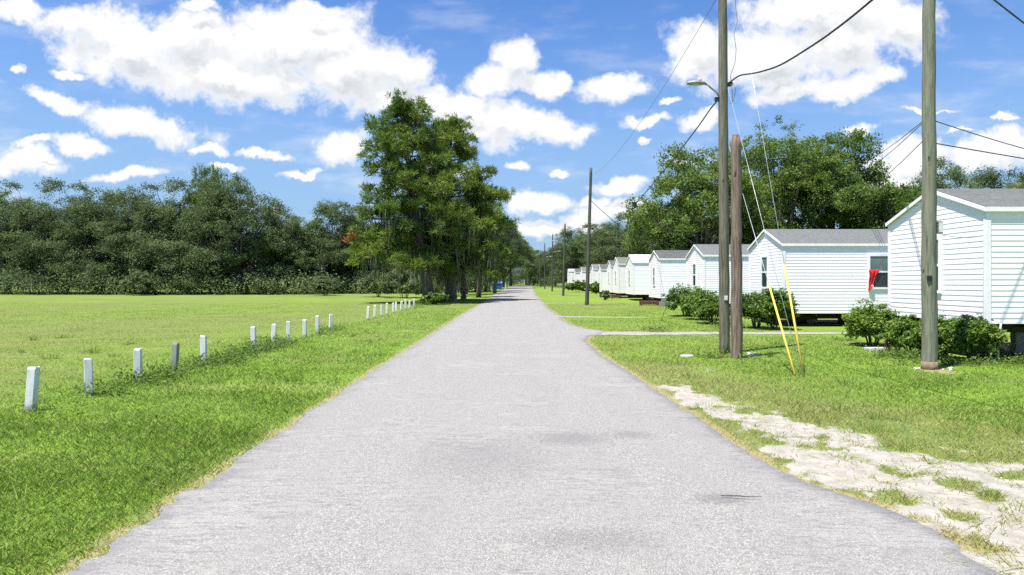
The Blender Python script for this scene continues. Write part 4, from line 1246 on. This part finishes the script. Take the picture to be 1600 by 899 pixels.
    # pipe, board under first home
    m = MB(); m.tube([(0, 0, -.05), (-.02, 0, .3), (.03, 0, .62), (.05, 0, .92)], .022, 8); q = m.build('drain_pipe', M['pvc']); q.location = (at(1563, 16.2), 16.25, 0)
    props(q, 'thin white bent pipe under the corner of the first home', 'pipe')
    m = MB(); m.prism([(-.16, 0), (-.09, 0), (-.28, .75), (-.35, .75)], 'y', -.02, .02); q = m.build('leaning_board', M['board']); q.location = (at(1556, 16.2)+.1, 16.3, 0)
    props(q, 'narrow grey board leaning under the corner of the first home', 'board')
    # pale lids and stones in the grass
    def slab(label, x, y, rx, ry, name='stone_slab', h=.035, rot=0):
        r = random.Random(int(x*77+y)); n = 14
        P = [(rx*math.cos(2*math.pi*k/n)*r.uniform(.75, 1.1), ry*math.sin(2*math.pi*k/n)*r.uniform(.75, 1.1)) for k in range(n)]
        m = MB(); m.prism([(a, b) for a, b in P][::-1], 'z', -.03, h); m.prism([(a*.82, b*.8) for a, b in P][::-1], 'z', h, h+.014); q = m.build(name, M['stone']); q.location = (x, y, gz(y)); props(q, label, 'stone')
    slab('flat pale stone in the grass on the road side of the two poles', at(1073, 17.3), 17.3, .20, .24)
    slab('flat pale stone in the grass just past the broken brown pole', at(1176, 17.8), 17.8, .20, .22)
    m = MB(); m.box((-.27, -.2, -.05), (.27, .2, .07)); m.box((-.25, -.18, .07), (.25, .18, .085)); m.tube([(-.05, -.1, .085), (-.05, -.1, .1), (.05, -.1, .1), (.05, -.1, .085)], .008, 5); q = m.build('meter_lid', M['stone']); q.location = (at(1367, 19.0), 18.9, 0)
    props(q, 'pale rectangular ground lid in the weeds before the rounded bright shrub', 'lid')
    rr = random.Random(5)
    for i in range(9):
        a = rr.uniform(-.3, 3.6)+math.pi; d = rr.uniform(.2, .42); s = rr.uniform(.022, .048)
        m = MB(); n = 7; vs = [(0, 0, s*.7)]
        for ring, (zz, k) in enumerate(((.55, .6), (.2, 1), (-.3, .9))):
            vs += [(s*k*math.cos(2*math.pi*j/n)*rr.uniform(.8, 1.2), s*k*math.sin(2*math.pi*j/n)*rr.uniform(.8, 1.2), s*zz) for j in range(n)]
        fs = [(0, 1+j, 1+(j+1) % n) for j in range(n)] + [(1+r_*n+j, 1+(r_+1)*n+j, 1+(r_+1)*n+(j+1) % n, 1+r_*n+(j+1) % n) for r_ in range(2) for j in range(n)]
        m.add(vs, fs); q = m.build('pebble', M['stone']); q.location = (8.94+d*math.cos(a)*1.2+.1, 14.9+d*math.sin(a)*.7, .012)
        props(q, 'pale pebble scattered at the foot of the thick green pole', 'pebble', 'pebbles at the foot of the green pole')
    # bits on the road
    m = MB(); m.tube([(-.16, .03, 0), (-.03, 0, .008), (.08, -.015, .003), (.17, -.03, .012)], [.004, .005, .004, .002], 6); q = m.build('twig', M['twig']); q.location = (at(1157, 5.85), 5.85, .062)
    props(q, 'thin dark twig lying on the asphalt near the sandy verge', 'twig')
    r2 = random.Random(12)
    C = []
    for i in range(420):
        y = math.exp(r2.uniform(math.log(3.8), math.log(16))); x = float(edge_r(y)) + r2.uniform(-1.2, 3.2)**1 if r2.random() < .7 else r2.uniform(-3, 3)
        C.append((x, y, r2.uniform(.004, .011)))
    m = MB()
    for (x, y, s) in C:
        inroad = float(edge_l(y)) < x < float(edge_r(y)); z = .05 if inroad else .004
        if inroad: s *= .3
        vs = [(x+s*math.cos(a+r2.random()), y+s*math.sin(a+r2.random()), z) for a in (0, 1.57, 3.14, 4.71)] + [(x, y, z+s*.8)]
        m.add(vs, [(0, 1, 4), (1, 2, 4), (2, 3, 4), (3, 0, 4)])
    props(m.build('loose_gravel', M['stone']), 'loose bits of gravel strewn over the sandy verge and the asphalt', 'gravel', kind='stuff')

# ------------------------------------------------------------------ light, sky, camera
SUN_EL = 70.0
SUN_DIR = Vector((-.77, -.64, 0)).normalized()*math.cos(R(SUN_EL)) + Vector((0, 0, math.sin(R(SUN_EL))))
EXPOSURE = 1.10
def light():
    l = bpy.data.lights.new('sun', 'SUN'); l.energy = 4.8; l.angle = R(.53); l.color = (1.0, .95, .875)
    o = link(bpy.data.objects.new('sun', l)); o.rotation_euler = (-SUN_DIR).to_track_quat('-Z', 'Y').to_euler(); o.location = (-30, -25, 60)

CLOUDS = [  # px, py, rx, ry, tilt in degrees
 (25,16,42,22,0),(130,38,80,28,0),(205,80,125,62,10),(290,60,100,52,0),(330,118,125,45,8),(430,70,110,65,0),(420,132,110,36,0),(510,58,75,52,0),(548,110,95,62,8),(620,112,60,42,20),(600,150,80,24,0),(690,165,60,30,15),(500,18,60,18,0),(310,8,40,10,0),
 (85,155,68,13,18),(225,195,108,25,12),(60,222,40,8,0),(125,226,50,15,10),(40,252,62,26,0),(195,274,62,11,-4),(535,228,46,30,-15),(415,241,44,9,4),(325,235,30,9,8),(28,105,11,6,0),(110,112,34,8,5),
 (805,92,38,34,20),(780,128,62,28,0),(845,132,40,26,0),(878,128,20,18,0),(960,135,62,22,-4),(770,190,72,38,0),(840,200,85,26,5),(725,162,48,22,10),(900,205,30,12,0),
 (810,258,22,11,0),(872,271,18,7,0),(835,316,60,19,0),(968,292,46,15,0),(850,358,60,18,0),(965,330,80,18,0),(905,350,40,16,0),
 (1085,75,55,42,0),(1080,105,50,20,0),(1195,92,105,62,-8),(1310,60,115,62,-15),(1410,35,66,48,0),(1230,142,66,22,-15),(1330,128,72,24,-20),(1385,112,26,16,0),(1290,18,150,44,0),
 (1090,190,38,17,-15),(1015,186,46,10,0),(1345,208,32,13,0),(1440,235,70,22,0),(1400,262,70,20,0),(1545,235,90,30,-14),(1590,225,30,20,0),(1570,180,26,6,0),(1050,160,13,7,0),(1005,215,10,6,0),(1390,290,80,18,0),(1450,175,45,5,-3),(432,328,12,7,0),(470,268,40,7,-6),(350,262,34,6,5),(1060,255,30,7,0),(930,312,34,9,-8),(715,268,30,7,0),(1500,205,22,5,0)]
def sky():
    w = bpy.data.worlds.new('World'); SC.world = w; w.use_nodes = True
    N = NT(w.node_tree); t = w.node_tree
    bg = t.nodes['Background']
    st = N.n('ShaderNodeTexSky', sky_type='NISHITA')
    st.sun_disc = False; st.sun_elevation = R(SUN_EL); st.sun_rotation = math.atan2(SUN_DIR.x, SUN_DIR.y)
    st.air_density = 1.0; st.dust_density = .6; st.ozone_density = 2.2; st.altitude = 0
    dirv = N.n('ShaderNodeTexCoord').outputs['Generated']
    sp = N.n('ShaderNodeSeparateXYZ', ins={0: dirv}).outputs
    ay = N.math('MAXIMUM', N.math('ABSOLUTE', sp[1]), .08)
    u = N.math('DIVIDE', sp[0], ay); v = N.math('DIVIDE', sp[2], ay)
    uv = N.n('ShaderNodeCombineXYZ', ins={0: u, 1: v, 2: N.math('MULTIPLY', N.math('LESS_THAN', sp[1], 0), 7.0)}).outputs[0]
    # wind-torn outline: push the lookup about with noise
    wn = N.n('ShaderNodeTexNoise', ins={'Vector': uv, 'Scale': 16.0, 'Detail': 7.0, 'Roughness': .62})
    wv = N.vmath('SCALE', N.vmath('SUBTRACT', wn.outputs['Color'], (.5, .5, .5)).outputs[0], sc=.055).outputs[0]
    p = N.vmath('ADD', uv, wv).outputs[0]
    def field(pp, raw, big=0):
        acc = None
        for i, (px, py, rx, ry, tilt) in enumerate(CLOUDS):
            if rx < big: continue
            if acc is not None and i % 6 == 0:        # keeps the shader's working memory small
                pp = N.vmath('ADD', pp, N.n('ShaderNodeCombineXYZ', ins={2: N.math('MULTIPLY', acc, 1e-5)}).outputs[0]).outputs[0]
            q = N.n('ShaderNodeMapping', vector_type='TEXTURE', ins={'Vector': pp, 'Location': ((px-812)/F, (441-py)/F, 0), 'Rotation': (0, 0, -R(tilt)), 'Scale': (rx/F*1.10, ry/F*1.10, .5)}).outputs[0]
            L = N.vmath('LENGTH', q).outputs['Value']
            acc = L if acc is None else N.math('SMOOTH_MIN', acc, L, c=.22)
        D = N.math('SUBTRACT', 1.0, acc)
        D = N.math('ADD', D, N.math('MULTIPLY', N.math('SUBTRACT', N.noise(raw, 20, 9, .62), .5), 1.5))
        return D
    D = field(p, uv)
    up = (-.012, .030, 0)
    pz = N.vmath('ADD', p, N.n('ShaderNodeCombineXYZ', ins={2: N.math('MULTIPLY', D, 1e-5)}).outputs[0]).outputs[0]
    D2 = field(N.vmath('ADD', pz, up).outputs[0], N.vmath('ADD', uv, up).outputs[0], 34)
    fb2 = N.noise(uv, 60, 6, .62)
    D = N.math('ADD', D, N.math('MULTIPLY', N.math('SUBTRACT', fb2, .5), .45))
    mask = N.ramp(D, -.10, .50)
    # thin veils here and there, and clouds for the rest of the sky
    veil = N.noise(N.n('ShaderNodeMapping', ins={'Vector': uv, 'Scale': (1, 3.2, 1)}).outputs[0], 5.5, 6, .6)
    veil = N.math('MULTIPLY', N.ramp(veil, .48, .74), N.math('ADD', .22, N.math('MULTIPLY', N.ramp(sp[2], .30, .05), .30)))
    mask = N.math('MAXIMUM', mask, veil)
    # body of the cloud: bright rims and tops, greyer cores
    bil = N.noise(p, 24, 7, .58)
    low = N.noise(p, 8, 3, .5)
    sh = N.math('ADD', N.math('SUBTRACT', D2, D), N.math('MULTIPLY', N.math('SUBTRACT', low, .5), .8))
    grey = N.math('MULTIPLY', N.ramp(D, .15, .75), N.ramp(sh, -.30, .42))
    cc = N.mix(N.math('MULTIPLY', N.ramp(bil, .42, .62), .16), (1.0, 1.0, 1.0), (.78, .80, .83))
    cc = N.mix(N.math('MULTIPLY', grey, .85), cc, (.55, .60, .66))
    cl = N.vmath('SCALE', cc, sc=1).outputs[0]
    skyc = N.vmath('SCALE', N.vmath('MULTIPLY', st.outputs[0], (.42, .62, .90)).outputs[0], sc=SKY_K).outputs[0]
    clc = N.vmath('SCALE', cl, sc=CLOUD_K).outputs[0]
    # humid air near the horizon
    hz = N.math('MULTIPLY', N.ramp(sp[2], .42, .0), .85)
    skyc = N.mix(hz, skyc, (1.78, 2.66, 3.70))
    col = N.mix(mask, skyc, clc)
    t.links.new(col, bg.inputs['Color'])
    bg.inputs['Strength'].default_value = .1
    w.cycles.sampling_method = 'MANUAL'; w.cycles.sample_map_resolution = 512
SKY_K = 1.0
CLOUD_K = 4.9

def camera():
    c = bpy.data.cameras.new('camera'); c.sensor_width = 36; c.lens = 36*F/1600
    c.shift_x = -12/1600; c.shift_y = -8.5/1600
    c.clip_start = .05; c.clip_end = 4000
    o = link(bpy.data.objects.new('camera', c)); o.location = (0, 0, CAMH); o.rotation_euler = (R(90), 0, 0)
    SC.camera = o

M['grass'] = grass_mat()
ground(); road()
driveway([(2.5, 25.3, .9), (4, 25.2, .85), (6, 25.2, .62), (8, 25.3, .55), (11.2, 25.3, .45), (12.6, 25.3, .2)], 3)
driveway([(2.0, 37.2, .7), (3.4, 37.0, .5), (5, 36.4, .45), (6.9, 36.2, .2)], 8)
driveway([(2.0, 60, .9), (4, 60.3, .5), (8, 60.3, .45), (10.9, 60.3, .3)], 12)
grass(); small(); homes(); utilities(); trees()
light(); sky(); camera()

SC.view_settings.view_transform = 'Standard'; SC.view_settings.look = 'None'
SC.view_settings.exposure = EXPOSURE; SC.view_settings.gamma = 1; SC.view_settings.use_curve_mapping = False
cy = SC.cycles
cy.max_bounces = 6; cy.diffuse_bounces = 3; cy.glossy_bounces = 2; cy.transmission_bounces = 4; cy.transparent_max_bounces = 4
cy.use_denoising = False
cy.sample_clamp_indirect = 6
cy.use_adaptive_sampling = True; cy.adaptive_threshold = .02
